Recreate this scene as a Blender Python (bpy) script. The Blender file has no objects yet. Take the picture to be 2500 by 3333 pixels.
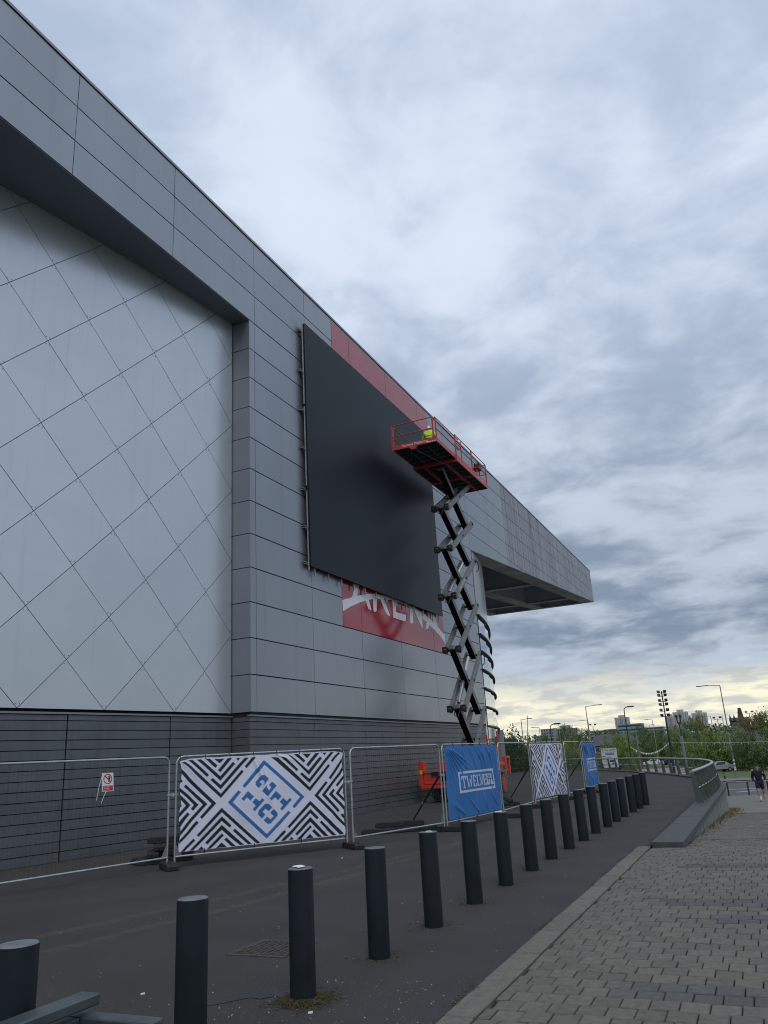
import bpy, bmesh, math, random
import numpy as np
from mathutils import Vector, Matrix
R_ = random.Random(7)
S = bpy.context.scene
COL = S.collection
rad = math.radians

# ------------------------------------------------------------------ camera, sky, sun, exposure
EYE = 1.70
PITCH, ROLL, AZ = rad(17.71), rad(3.42), rad(23.93)
fw = Vector((-math.sin(AZ)*math.cos(PITCH), math.cos(AZ)*math.cos(PITCH), math.sin(PITCH)))
r0 = Vector((math.cos(AZ), math.sin(AZ), 0)); u0 = r0.cross(fw)
rt = math.cos(ROLL)*r0 - math.sin(ROLL)*u0
up = math.sin(ROLL)*r0 + math.cos(ROLL)*u0
cam = bpy.data.objects.new('camera', bpy.data.cameras.new('camera'))
COL.objects.link(cam)
cam.matrix_world = Matrix(((rt.x, up.x, -fw.x, 0), (rt.y, up.y, -fw.y, 0), (rt.z, up.z, -fw.z, EYE), (0, 0, 0, 1)))
cam.data.sensor_fit = 'HORIZONTAL'; cam.data.sensor_width = 36
cam.data.lens = 36*2539/2500
cam.data.clip_start = .05; cam.data.clip_end = 6000
S.camera = cam
S.view_settings.view_transform = 'Standard'; S.view_settings.look = 'None'
S.view_settings.exposure = .32; S.view_settings.gamma = 1
S.view_settings.use_curve_mapping = False
S.cycles.filter_width = 1.05

SUN_EL, SUN_AZ = rad(52), rad(150)        # azimuth clockwise from +Y
W = bpy.data.worlds.new('World'); S.world = W; W.use_nodes = True
def build_sky():
    nt = W.node_tree; N = nt.nodes; L = nt.links; N.clear()
    def n(t, **k):
        x = N.new(t)
        for a, b in k.items(): setattr(x, a, b)
        return x
    def mth(op, a, b=None, clamp=False):
        x = n('ShaderNodeMath', operation=op, use_clamp=clamp)
        for i, v in enumerate((a, b)):
            if v is None: continue
            if isinstance(v, (int, float)): x.inputs[i].default_value = v
            else: L.new(v, x.inputs[i])
        return x.outputs[0]
    def mixc(f, a, b):
        x = n('ShaderNodeMix', data_type='RGBA')
        for s, v in ((0, f), (6, a), (7, b)):
            if isinstance(v, (int, float)): x.inputs[s].default_value = v
            elif isinstance(v, tuple): x.inputs[s].default_value = (*v, 1)
            else: L.new(v, x.inputs[s])
        return x.outputs[2]
    def sstep(v, a, b):
        x = n('ShaderNodeMapRange', interpolation_type='SMOOTHSTEP')
        L.new(v, x.inputs[0]); x.inputs[1].default_value = a; x.inputs[2].default_value = b
        return x.outputs[0]
    tc = n('ShaderNodeTexCoord'); sp = n('ShaderNodeSeparateXYZ'); L.new(tc.outputs['Generated'], sp.inputs[0])
    X, Y, Z = sp.outputs
    Zc = mth('MAXIMUM', Z, 0.0)
    den = mth('ADD', Zc, 0.16)
    cb = n('ShaderNodeCombineXYZ'); L.new(mth('DIVIDE', X, den), cb.inputs[0]); L.new(mth('DIVIDE', Y, den), cb.inputs[1])
    def noise(scale, det, rough, dist, off):
        mp = n('ShaderNodeMapping'); mp.inputs['Location'].default_value = off; L.new(cb.outputs[0], mp.inputs[0])
        x = n('ShaderNodeTexNoise'); x.inputs['Scale'].default_value = scale; x.inputs['Detail'].default_value = det
        x.inputs['Roughness'].default_value = rough; x.inputs['Distortion'].default_value = dist
        L.new(mp.outputs[0], x.inputs['Vector']); return x.outputs['Fac']
    n1 = noise(1.25, 7, .53, .2, (3.1, 1.7, .4))
    n2 = noise(4.2, 6, .55, .3, (7.3, 2.2, 1.4))
    n3 = noise(.55, 2, .5, 0, (1.3, 9.2, .7))
    c = mth('ADD', mth('ADD', mth('MULTIPLY', n1, .52), mth('MULTIPLY', n2, .32)), mth('MULTIPLY', n3, .16))
    # cover gets heavier low in the sky, thins again just above the horizon
    dark = mixc(sstep(Z, .12, .62), (.170, .215, .29), (.385, .46, .585))
    lite = mixc(sstep(Z, .12, .60), (.40, .46, .545), (.61, .68, .80))
    k = sstep(c, .43, .58)
    cloud = mixc(k, dark, lite)
    brk = sstep(c, .585, .70)
    cloud = mixc(mth('MULTIPLY', brk, .55), cloud, (.84, .89, .93))
    # pale yellow gap along the horizon
    dirn = sstep(mth('ADD', mth('MULTIPLY', Y, .88), mth('MULTIPLY', X, -.48)), .1, .85)
    g = mth('MULTIPLY', mth('SUBTRACT', 1.0, sstep(mth('ADD', Z, mth('MULTIPLY', mth('SUBTRACT', c, .5), .26)), .048, .115)), mth('ADD', mth('MULTIPLY', dirn, .82), .18))
    glow = mixc(sstep(n2, .38, .60), (.52, .525, .49), (.86, .81, .62))
    cloud = mixc(mth('MULTIPLY', g, .95), cloud, glow)
    sky = n('ShaderNodeTexSky', sky_type='NISHITA', sun_disc=False)
    sky.sun_elevation = SUN_EL; sky.sun_rotation = SUN_AZ
    b1 = n('ShaderNodeBackground'); L.new(sky.outputs[0], b1.inputs[0]); b1.inputs[1].default_value = .10
    b2 = n('ShaderNodeBackground'); L.new(cloud, b2.inputs[0]); b2.inputs[1].default_value = 1.0
    ms = n('ShaderNodeMixShader'); ms.inputs[0].default_value = .93
    L.new(b1.outputs[0], ms.inputs[1]); L.new(b2.outputs[0], ms.inputs[2])
    out = n('ShaderNodeOutputWorld'); L.new(ms.outputs[0], out.inputs[0])
build_sky()
sl = bpy.data.lights.new('sun', 'SUN'); sl.energy = .7; sl.angle = rad(25); sl.color = (1, .96, .9)
so = bpy.data.objects.new('sun', sl); COL.objects.link(so)
sd = Vector((math.sin(SUN_AZ)*math.cos(SUN_EL), math.cos(SUN_AZ)*math.cos(SUN_EL), math.sin(SUN_EL)))
so.rotation_euler = sd.to_track_quat('Z', 'Y').to_euler(); so.location = (0, 0, 60)

# ------------------------------------------------------------------ helpers
ORG = {}
def tag(o, label=None, cat=None, group=None, kind=None):
    for k, v in (('label', label), ('category', cat), ('group', group), ('kind', kind)):
        if v: o[k] = v
    return o
def thing(name, label, cat, loc=(0, 0, 0), group=None):
    o = bpy.data.objects.new(name, None); COL.objects.link(o); o.location = loc
    o.empty_display_size = .2; ORG[o.name] = Vector(loc)
    return tag(o, label, cat, group)
def copy_tree(o, parent=None):
    c = o.copy(); COL.objects.link(c); c.parent = parent
    if o.name in ORG: ORG[c.name] = ORG[o.name]
    for ch in list(o.children): copy_tree(ch, c)
    return c
class MB:
    def __init__(s): s.v = []; s.f = []; s.m = []
    def add(s, vs, fs, m=0):
        b = len(s.v); s.v += [tuple(p) for p in vs]
        for f in fs: s.f.append(tuple(b+i for i in f)); s.m.append(m)
        return s
    def box(s, x0, x1, y0, y1, z0, z1, m=0):
        return s.add([(x0,y0,z0),(x1,y0,z0),(x1,y1,z0),(x0,y1,z0),(x0,y0,z1),(x1,y0,z1),(x1,y1,z1),(x0,y1,z1)],
                     [(0,3,2,1),(4,5,6,7),(0,1,5,4),(1,2,6,5),(2,3,7,6),(3,0,4,7)], m)
    def obox(s, c, ax, ay, az, m=0):
        c, ax, ay, az = map(Vector, (c, ax, ay, az))
        vs = [c+sx*ax+sy*ay+sz*az for sz in (-1, 1) for sx, sy in ((-1,-1),(1,-1),(1,1),(-1,1))]
        return s.add(vs, [(0,3,2,1),(4,5,6,7),(0,1,5,4),(1,2,6,5),(2,3,7,6),(3,0,4,7)], m)
    def bar(s, p, q, w, h, upv=(0, 0, 1), m=0):
        p, q = Vector(p), Vector(q); d = (q-p)
        L = d.length; d = d/L; sx = d.cross(Vector(upv))
        if sx.length < 1e-4: sx = d.cross(Vector((0, 1, 0)))
        sx.normalize(); uz = sx.cross(d)
        return s.obox((p+q)/2, d*L/2, sx*w/2, uz*h/2, m)
    def cyl(s, p, q, ra, rb=None, n=12, m=0, caps=True):
        rb = ra if rb is None else rb
        p, q = Vector(p), Vector(q); d = (q-p).normalized()
        a = d.cross(Vector((0, 0, 1)))
        if a.length < 1e-3: a = Vector((1, 0, 0))
        a.normalize(); b = d.cross(a)
        vs = []
        for c, r in ((p, ra), (q, rb)):
            vs += [c+r*(math.cos(2*math.pi*i/n)*a+math.sin(2*math.pi*i/n)*b) for i in range(n)]
        fs = [(i, (i+1) % n, n+(i+1) % n, n+i) for i in range(n)]
        if caps: fs += [tuple(range(n-1, -1, -1)), tuple(range(n, 2*n))]
        return s.add(vs, fs, m)
    def tube(s, pts, r, n=8, m=0):
        P = [Vector(p) for p in pts]; vs = []; ref = None
        for i, p in enumerate(P):
            d = (P[min(i+1, len(P)-1)]-P[max(i-1, 0)]).normalized()
            if ref is None:
                ref = d.cross(Vector((0, 0, 1)))
                if ref.length < 1e-3: ref = Vector((1, 0, 0))
            ref = (ref-d*ref.dot(d)).normalized(); b = d.cross(ref)
            rr = r[i] if isinstance(r, (list, tuple)) else r
            vs += [p+rr*(math.cos(2*math.pi*k/n)*ref+math.sin(2*math.pi*k/n)*b) for k in range(n)]
        fs = [(i*n+k, i*n+(k+1) % n, (i+1)*n+(k+1) % n, (i+1)*n+k) for i in range(len(P)-1) for k in range(n)]
        fs += [tuple(range(n-1, -1, -1)), tuple((len(P)-1)*n+k for k in range(n))]
        return s.add(vs, fs, m)
    def lathe(s, prof, c=(0, 0, 0), n=20, axis='Z', m=0, caps=True):
        c = Vector(c); vs = []
        for r, h in prof:
            for k in range(n):
                a = 2*math.pi*k/n; x, y = r*math.cos(a), r*math.sin(a)
                vs.append(c+(Vector((x, y, h)) if axis == 'Z' else Vector((h, x, y)) if axis == 'X' else Vector((x, h, y))))
        fs = [(i*n+k, i*n+(k+1) % n, (i+1)*n+(k+1) % n, (i+1)*n+k) for i in range(len(prof)-1) for k in range(n)]
        if caps: fs += [tuple(range(n-1, -1, -1)), tuple((len(prof)-1)*n+k for k in range(n))]
        return s.add(vs, fs, m)
    def prism(s, front, back, m=0):
        n = len(front)
        fs = [tuple(range(n)), tuple(range(2*n-1, n-1, -1))]
        fs += [(i, n+i, n+(i+1) % n, (i+1) % n) for i in range(n)]
        return s.add(list(front)+list(back), fs, m)
    def build(s, name, mats, parent=None, smooth=False, bevel=0):
        me = bpy.data.meshes.new(name)
        o = ORG.get(parent.name, Vector((0, 0, 0))) if parent else Vector((0, 0, 0))
        p = parent
        me.from_pydata([(x-o.x, y-o.y, z-o.z) for x, y, z in s.v], [], s.f)
        if not isinstance(mats, (list, tuple)): mats = [mats]
        for m in mats: me.materials.append(m)
        if len(mats) > 1: me.polygons.foreach_set('material_index', s.m)
        if bevel:
            bm = bmesh.new(); bm.from_mesh(me)
            bmesh.ops.bevel(bm, geom=[e for e in bm.edges], offset=bevel, segments=1, affect='EDGES', profile=.7)
            bm.to_mesh(me); bm.free()
        bm = bmesh.new(); bm.from_mesh(me); bmesh.ops.recalc_face_normals(bm, faces=bm.faces); bm.to_mesh(me); bm.free()
        if smooth:
            me.polygons.foreach_set('use_smooth', [True]*len(me.polygons))
            try: me.set_sharp_from_angle(angle=rad(40))
            except Exception: pass
        ob = bpy.data.objects.new(name, me); COL.objects.link(ob)
        if parent:
            ob.parent = parent; ORG[ob.name] = o
        else: ORG[ob.name] = Vector((0, 0, 0))
        return ob
def text(body, size, org, xd, yd, m, parent, name='lettering', align='LEFT', sx=1.0, depth=.002):
    cu = bpy.data.curves.new(name, 'FONT'); cu.body = body; cu.size = size; cu.extrude = depth; cu.align_x = align
    cu.resolution_u = 3; cu.materials.append(m)
    tmp = bpy.data.objects.new(name, cu); COL.objects.link(tmp)
    me = bpy.data.meshes.new_from_object(tmp.evaluated_get(bpy.context.evaluated_depsgraph_get())); me.name = name
    bpy.data.objects.remove(tmp); ob = bpy.data.objects.new(name, me); COL.objects.link(ob)
    xd = Vector(xd).normalized(); yd = Vector(yd).normalized(); zd = xd.cross(yd)
    o = ORG.get(parent.name, Vector((0, 0, 0))); p = Vector(org)-o
    ob.parent = parent
    M = Matrix(((xd.x*sx, yd.x, zd.x, p.x), (xd.y*sx, yd.y, zd.y, p.y), (xd.z*sx, yd.z, zd.z, p.z), (0, 0, 0, 1)))
    ob.matrix_local = M
    return ob
def clip(poly, a, b, c):          # keep a*x+b*y+c >= 0
    out = []
    for i, p in enumerate(poly):
        q = poly[(i+1) % len(poly)]
        dp, dq = a*p[0]+b*p[1]+c, a*q[0]+b*q[1]+c
        if dp >= 0: out.append(p)
        if dp*dq < 0:
            t = dp/(dp-dq); out.append((p[0]+t*(q[0]-p[0]), p[1]+t*(q[1]-p[1])))
    return out
def inset(poly, d):
    n = len(poly)
    A = sum(poly[i][0]*poly[(i+1) % n][1]-poly[(i+1) % n][0]*poly[i][1] for i in range(n))
    P = poly if A > 0 else poly[::-1]
    out = list(P)
    for i in range(n):
        (x0, y0), (x1, y1) = P[i], P[(i+1) % n]
        l = math.hypot(x1-x0, y1-y0)
        if l < 1e-6: continue
        nx, ny = -(y1-y0)/l, (x1-x0)/l
        out = clip(out, nx, ny, -(nx*x0+ny*y0)-d)
        if len(out) < 3: return []
    return out

# ------------------------------------------------------------------ materials
def mat(name, col, rough=.6, metal=0, var=.12, scale=2.5, det=4, bump=0, bscale=80, spec=.5, stretch=(1, 1, 1), stain=None, coat=0, obj=False, rnd=0, island=0):
    m = bpy.data.materials.new(name); m.use_nodes = True
    nt = m.node_tree; N = nt.nodes; L = nt.links; b = N['Principled BSDF']
    b.inputs['Roughness'].default_value = rough; b.inputs['Metallic'].default_value = metal
    b.inputs['Specular IOR Level'].default_value = spec
    if coat: b.inputs['Coat Weight'].default_value = coat; b.inputs['Coat Roughness'].default_value = .05
    if obj: src = N.new('ShaderNodeTexCoord').outputs['Object']
    else: src = N.new('ShaderNodeNewGeometry').outputs['Position']
    def noise(sc, d, st=(1, 1, 1), ro=.55):
        mp = N.new('ShaderNodeMapping'); mp.inputs['Scale'].default_value = st; L.new(src, mp.inputs[0])
        t = N.new('ShaderNodeTexNoise'); t.inputs['Scale'].default_value = sc; t.inputs['Detail'].default_value = d; t.inputs['Roughness'].default_value = ro
        L.new(mp.outputs[0], t.inputs['Vector']); return t.outputs['Fac']
    def mr(v, a, b_, c, d):
        x = N.new('ShaderNodeMapRange'); L.new(v, x.inputs[0])
        for i, k in enumerate((a, b_, c, d)): x.inputs[i+1].default_value = k
        return x.outputs[0]
    def mul(a, b_):
        x = N.new('ShaderNodeMath'); x.operation = 'MULTIPLY'
        for i, v in enumerate((a, b_)):
            if isinstance(v, (int, float)): x.inputs[i].default_value = v
            else: L.new(v, x.inputs[i])
        return x.outputs[0]
    val = mr(noise(scale, det, stretch), .3, .7, 1-var, 1+var)
    if rnd:
        oi = N.new('ShaderNodeObjectInfo'); val = mul(val, mr(oi.outputs['Random'], 0, 1, 1-rnd, 1+rnd))
    if island:
        g = N.new('ShaderNodeNewGeometry'); val = mul(val, mr(g.outputs['Random Per Island'], 0, 1, 1-island, 1+island))
    if stain:
        amt, sc, st, lo, hi = stain
        val = mul(val, mr(noise(sc, 6, st, .6), lo, hi, 1-amt, 1))
    hv = N.new('ShaderNodeVectorMath'); hv.operation = 'SCALE'; hv.inputs[0].default_value = col; L.new(val, hv.inputs['Scale'])
    L.new(hv.outputs[0], b.inputs['Base Color'])
    if bump:
        bp = N.new('ShaderNodeBump'); bp.inputs['Strength'].default_value = bump; bp.inputs['Distance'].default_value = .02
        L.new(noise(bscale, 3), bp.inputs['Height']); L.new(bp.outputs[0], b.inputs['Normal'])
    return m
M = {}
M['facade'] = mat('facade_metal', (.33, .35, .38), .33, .62, .05, .35, stretch=(1, 2, .5), stain=(.10, 1.3, (1, 2.0, .10), .25, .42), rnd=.035, spec=.6)
M['canopy'] = mat('weathered_metal', (.345, .36, .38), .44, .42, .06, .8, stretch=(1, 2, .2), stain=(.6, 1.1, (1, 4.6, .11), .34, .54), rnd=.03)
M['reveal'] = mat('reveal_metal', (.26, .28, .31), .42, .5, .05, .6, rnd=.04)
M['diamond'] = mat('diamond_metal', (.64, .665, .69), .30, .62, .03, .6, stain=(.08, 1.8, (1, 3, .1), .25, .42), rnd=.015, spec=.6)
M['plinth'] = mat('plinth_cladding', (.125, .134, .140), .45, .3, .10, 1.1, stain=(.15, 3, (1, 1.5, .2), .3, .5), rnd=.06)
M['joint'] = mat('dark_joint', (.012, .014, .02), .8)
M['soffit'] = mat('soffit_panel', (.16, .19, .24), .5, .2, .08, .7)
M['soffit2'] = mat('canopy_soffit', (.34, .35, .32), .6, .1, .3, .5, stain=(.45, .8, (1.5, .3, 1), .3, .6))
M['coping'] = mat('coping_metal', (.30, .31, .32), .4, .5, .08, 1)
M['vinyl'] = mat('red_vinyl', (.40, .020, .032), .13, 0, .08, 1.2, stain=(.35, 1.8, (1, 3, .15), .2, .45), spec=.8)
M['vinyl_top'] = mat('pale_red_vinyl', (.44, .075, .085), .22, 0, .08, 1.2, stain=(.2, 2.2, (1, 3, .15), .25, .45), spec=.8)  # paler, rougher red for the upper sheets
M['vinyl_w'] = mat('white_vinyl', (.82, .83, .83), .2, 0, .05, 1, stain=(.18, 2.5, (1, 3, .15), .22, .42))
M['screen'] = mat('led_face', (.0045, .0085, .0155), .42, 0, .04, .4, spec=.24)
M['black'] = mat('black_steel', (.012, .013, .016), .45)
M['galv'] = mat('galvanised_steel', (.44, .46, .47), .42, .7, .16, 9, spec=.5)
M['galvd'] = mat('dull_galvanised', (.22, .245, .25), .5, .5, .2, 6)
M['arm_shade'] = mat('painted_arm_shade', (.007, .007, .009), .7, spec=.15)
M['rubber'] = mat('black_rubber', (.022, .023, .026), .75, 0, .35, 14, bump=.4, bscale=60)
M['tyre'] = mat('tyre_rubber', (.15, .14, .125), .85, 0, .3, 9)
M['bollard'] = mat('bollard_paint', (.0085, .014, .018), .5, 0, .25, 4, stain=(.25, 3, (1, 1, .2), .3, .5), bump=.05, bscale=200, spec=.28)
M['bolltop'] = mat('bollard_cap_paint', (.15, .17, .185), .5, 0, .3, 12)
M['dropping'] = mat('bird_dropping', (.75, .76, .75), .7)
M['benchm'] = mat('bench_paint', (.055, .07, .075), .42, .1, .3, 5, spec=.6)
M['red'] = mat('red_machine_paint', (.62, .05, .03), .4, 0, .12, 4, spec=.5)
M['redp'] = mat('red_platform_paint', (.52, .062, .055), .45, 0, .12, 4)
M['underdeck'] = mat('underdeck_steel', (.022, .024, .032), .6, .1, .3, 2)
M['arm'] = mat('lift_arm_paint', (.19, .20, .21), .45, .15, .12, 4, stain=(.3, 4, (1, 1, .5), .3, .5))
M['steeltop'] = mat('deck_tread', (.2, .2, .2), .5, .6)
M['yellow'] = mat('yellow_sticker', (.75, .55, .05), .5)
M['white'] = mat('white_print', (.8, .8, .8), .5)
M['printblk'] = mat('black_print', (.02, .02, .022), .5)
M['signred'] = mat('red_print', (.62, .03, .06), .45)
M['signblue'] = mat('blue_print', (.03, .06, .36), .45)
M['meshw'] = mat('mesh_wire', (.07, .08, .082), .5, .5)
M['blockb'] = mat('beam_cladding', (.42, .45, .50), .5, .1, .1, .4)
M['signbrd'] = mat('sign_board', (.62, .64, .63), .45, 0, .05, 2)
M['hivis'] = mat('hi_vis_fabric', (.62, .85, .04), .8)
M['navy'] = mat('navy_fabric', (.012, .014, .03), .85)
M['helmet'] = mat('white_helmet', (.8, .8, .78), .35)
M['skin'] = mat('skin', (.42, .24, .17), .6)
M['hair'] = mat('dark_hair', (.02, .014, .01), .7)
M['sock'] = mat('white_sock', (.7, .72, .78), .9)
M['shoe'] = mat('black_shoe', (.012, .012, .014), .6)
M['concrete'] = mat('concrete', (.20, .205, .19), .85, 0, .22, 3, bump=.3, bscale=40)
M['copingst'] = mat('stone_coping', (.072, .076, .075), .75, 0, .16, 5, bump=.25, bscale=120, rnd=.06)
M['kerb'] = mat('kerb_stone', (.150, .140, .117), .85, 0, .2, 14, bump=.4, bscale=120, rnd=.10)
M['paver'] = mat('paver_concrete', (.146, .135, .112), .85, 0, .22, 16, bump=.5, bscale=150, rnd=.13, island=.0)
M['paverd'] = mat('dark_paver_concrete', (.104, .102, .098), .85, 0, .2, 16, bump=.5, bscale=150, rnd=.12)
M['paveri'] = mat('paver_field', (.146, .135, .112), .85, 0, .22, 16, bump=.5, bscale=150, island=.13)
M['paverdi'] = mat('dark_paver_field', (.104, .102, .098), .85, 0, .2, 16, bump=.5, bscale=150, island=.12)
M['bed'] = mat('joint_sand', (.05, .05, .045), .95, 0, .3, 20)
M['path'] = mat('path_paving', (.178, .168, .144), .85, 0, .16, 1.3, stain=(.2, .9, (.25, 2.2, 1), .35, .5))
M['road'] = mat('road_asphalt', (.085, .088, .095), .85, 0, .15, 1)
M['pave2'] = mat('car_park_paving', (.25, .235, .205), .85, 0, .12, .3)
M['paint'] = mat('road_paint', (.6, .6, .56), .7, 0, .15, 4)
M['grass'] = mat('grass_lawn', (.075, .105, .025), .95, 0, .35, 1.2)
M['ground'] = mat('ground_cover', (.07, .085, .035), .95, 0, .3, .15)
M['moss'] = mat('moss', (.05, .045, .014), .95, 0, .6, 30)
M['grit'] = mat('grit_and_leaves', (.07, .058, .042), .95, 0, .6, 40, island=.5)
M['straw'] = mat('dry_grass', (.17, .14, .07), .95, 0, .4, 20, island=.5)
M['litter'] = mat('pale_chips', (.62, .6, .56), .8, 0, .3, 30)
M['iron'] = mat('cast_iron', (.085, .07, .06), .7, .2, .3, 12)
M['rail'] = mat('railing_paint', (.10, .115, .105), .42, .35, .2, 5)
M['railtop'] = mat('railing_tube', (.36, .39, .36), .33, .6, .2, 5)
M['lamp'] = mat('lamp_column_paint', (.21, .235, .235), .5, .3, .15, 2)
M['lampd'] = mat('dark_lamp_paint', (.025, .027, .03), .5)
M['glassb'] = mat('window_glass', (.03, .04, .05), .15, 0, .1, 1)
M['towerw'] = mat('tower_render', (.42, .41, .42), .8, 0, .08, .05)
M['towerg'] = mat('tower_strip', (.25, .25, .27), .8)
M['blockg'] = mat('grey_block', (.27, .285, .32), .8, 0, .1, .05)
M['blockd'] = mat('dark_block', (.08, .09, .115), .8)
M['brick'] = mat('red_brick', (.17, .07, .05), .85, 0, .2, 2)
M['slate'] = mat('slate_roof', (.075, .07, .078), .8, 0, .15, 2)
M['bluegl'] = mat('blue_facade', (.20, .27, .33), .4, 0, .1, .1)
M['stoned'] = mat('dark_stone', (.06, .055, .07), .9)
M['scaff'] = mat('scaffold_wrap', (.085, .062, .065), .9)
M['carw'] = mat('white_car_paint', (.75, .76, .78), .3, 0, .03)
M['carg'] = mat('silver_car_paint', (.38, .42, .45), .3, .4, .03)
M['card'] = mat('dark_car_paint', (.04, .045, .055), .25, .2, .03)
M['carb'] = mat('blue_car_paint', (.10, .30, .52), .3, 0, .03)
M['bark'] = mat('bark', (.06, .05, .038), .9)
def leafmat(name, col, var):
    m = mat(name, col, .6, 0, .35, .9, det=3, island=.4, rnd=.16, spec=.3)
    return m
M['leaf1'] = leafmat('leaf_mid', (.14, .20, .05), .3)
M['leaf2'] = leafmat('leaf_dark', (.10, .15, .05), .3)
M['leaf3'] = leafmat('leaf_bright', (.165, .225, .038), .3)
M['leaf4'] = leafmat('leaf_olive', (.16, .16, .06), .3)
def print_mat(name, rough=.6, spec=.4):
    m = bpy.data.materials.new(name); m.use_nodes = True; nt = m.node_tree; b = nt.nodes['Principled BSDF']
    a = nt.nodes.new('ShaderNodeAttribute'); a.attribute_name = 'print'
    nt.links.new(a.outputs['Color'], b.inputs['Base Color']); b.inputs['Roughness'].default_value = rough
    b.inputs['Specular IOR Level'].default_value = spec
    return m
M['print'] = print_mat('printed_cloth')
def glass_mat():
    m = mat('curtain_glass', (.50, .56, .60), .03, .9, .02, .3)
    return m
M['cglass'] = glass_mat()
M['drum'] = mat('drum_pale_reflection', (.60, .63, .66), .22, .35, .05, .3, stain=(.15, .8, (1, 2, .3), .3, .5))  # upper drum glass, its bright reflection put into a pale base colour
def asphalt_mat():
    m = mat('asphalt', (.052, .050, .049), .88, 0, .16, .7, det=6, bump=.5, bscale=170, spec=.35)
    nt = m.node_tree; N = nt.nodes; L = nt.links; b = N['Principled BSDF']
    base = b.inputs['Base Color'].links[0].from_socket
    g = N.new('ShaderNodeNewGeometry'); sp = N.new('ShaderNodeSeparateXYZ'); L.new(g.outputs['Position'], sp.inputs[0])
    def mt(op, a, c=None):
        x = N.new('ShaderNodeMath'); x.operation = op
        for i, v in enumerate((a, c)):
            if v is None: continue
            if isinstance(v, (int, float)): x.inputs[i].default_value = v
            else: L.new(v, x.inputs[i])
        return x.outputs[0]
    def mr(v, a, b_, c, d, smooth=True):
        x = N.new('ShaderNodeMapRange'); x.interpolation_type = 'SMOOTHSTEP' if smooth else 'LINEAR'; L.new(v, x.inputs[0])
        for i, k in enumerate((a, b_, c, d)): x.inputs[i+1].default_value = k
        return x.outputs[0]
    def nz(sc, d=3, ro=.6):
        t = N.new('ShaderNodeTexNoise'); t.inputs['Scale'].default_value = sc; t.inputs['Detail'].default_value = d; t.inputs['Roughness'].default_value = ro
        L.new(g.outputs['Position'], t.inputs['Vector']); return t.outputs['Fac']
    def mix(f, a, c):
        x = N.new('ShaderNodeMix'); x.data_type = 'RGBA'; L.new(f, x.inputs[0]); L.new(a, x.inputs[6]); x.inputs[7].default_value = (*c, 1)
        return x.outputs[2]
    # two dusty tyre tracks curving through the yard
    wob = mt('MULTIPLY', mt('SUBTRACT', nz(.6), .5), .35)
    col = base
    for a, k, y0 in ((-8.0, .30, 7.4), (-7.2, .225, 6.8)):
        dy = mt('SUBTRACT', sp.outputs[1], y0)
        xc = mt('ADD', mt('ADD', mt('MULTIPLY', dy, k), a), mt('MULTIPLY', mt('MULTIPLY', dy, dy), -.011))
        d = mt('ABSOLUTE', mt('ADD', mt('SUBTRACT', sp.outputs[0], xc), wob))
        f = mt('MULTIPLY', mt('MULTIPLY', mr(d, .05, .17, 1, 0), mr(nz(5, 5), .36, .6, 0, 1)), mr(sp.outputs[1], 14, 22, .42, 0))
        col = mix(f, col, (.115, .10, .09))
    # dusty brown strip by the wall and pale stone chips
    f = mt('MULTIPLY', mr(mt('ADD', sp.outputs[0], mt('MULTIPLY', nz(1.2), 1.0)), -12.6, -10.9, .55, 0), mr(nz(2.4, 5), .35, .62, 0, 1))
    col = mix(f, col, (.085, .07, .055))
    ch = N.new('ShaderNodeTexVoronoi'); ch.inputs['Scale'].default_value = 34; L.new(g.outputs['Position'], ch.inputs['Vector'])
    f = mt('MULTIPLY', mr(ch.outputs['Distance'], .10, .2, 1, 0), mr(nz(17, 2), .50, .60, 0, .85))
    col = mix(f, col, (.26, .25, .23))
    hv = N.new('ShaderNodeVectorMath'); hv.operation = 'SCALE'; L.new(col, hv.inputs[0])
    L.new(mr(nz(75, 2, .7), .36, .64, .62, 1.42, False), hv.inputs['Scale'])
    L.new(hv.outputs[0], b.inputs['Base Color'])
    return m
M['asphalt'] = asphalt_mat()

# ------------------------------------------------------------------ ground, road, paths
def gz(y): return 0.0 if y < 15 else (-.042*(y-15) if y < 65 else max(-2.6, -2.1-.05*(y-65)))
def sheet(name, pts, m, label=None, kind='structure'):
    b = MB(); b.add(pts, [tuple(range(len(pts)))]); return tag(b.build(name, m), label, None, None, kind)
def far_z(y):
    return float(np.interp(y, [-200, 300, 420, 650, 900, 1300, 3000, 5000], [-2.66, -2.66, -1.0, 6.5, 10.5, 13.5, 14, 14]))
b = MB()
ys = [-300, 0, 60, 150, 300, 350, 420, 520, 650, 780, 900, 1100, 1300, 2000, 3000, 5000]
for i in range(len(ys)-1):
    y0, y1 = ys[i], ys[i+1]; w0, w1 = 2500, 2500
    b.add([(-w0, y0, far_z(y0)), (w0, y0, far_z(y0)), (w1, y1, far_z(y1)), (-w1, y1, far_z(y1))], [(0, 1, 2, 3)])
tag(b.build('ground', M['ground']), 'grassy ground rising to a low hill far behind the trees', None, None, 'structure')

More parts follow.
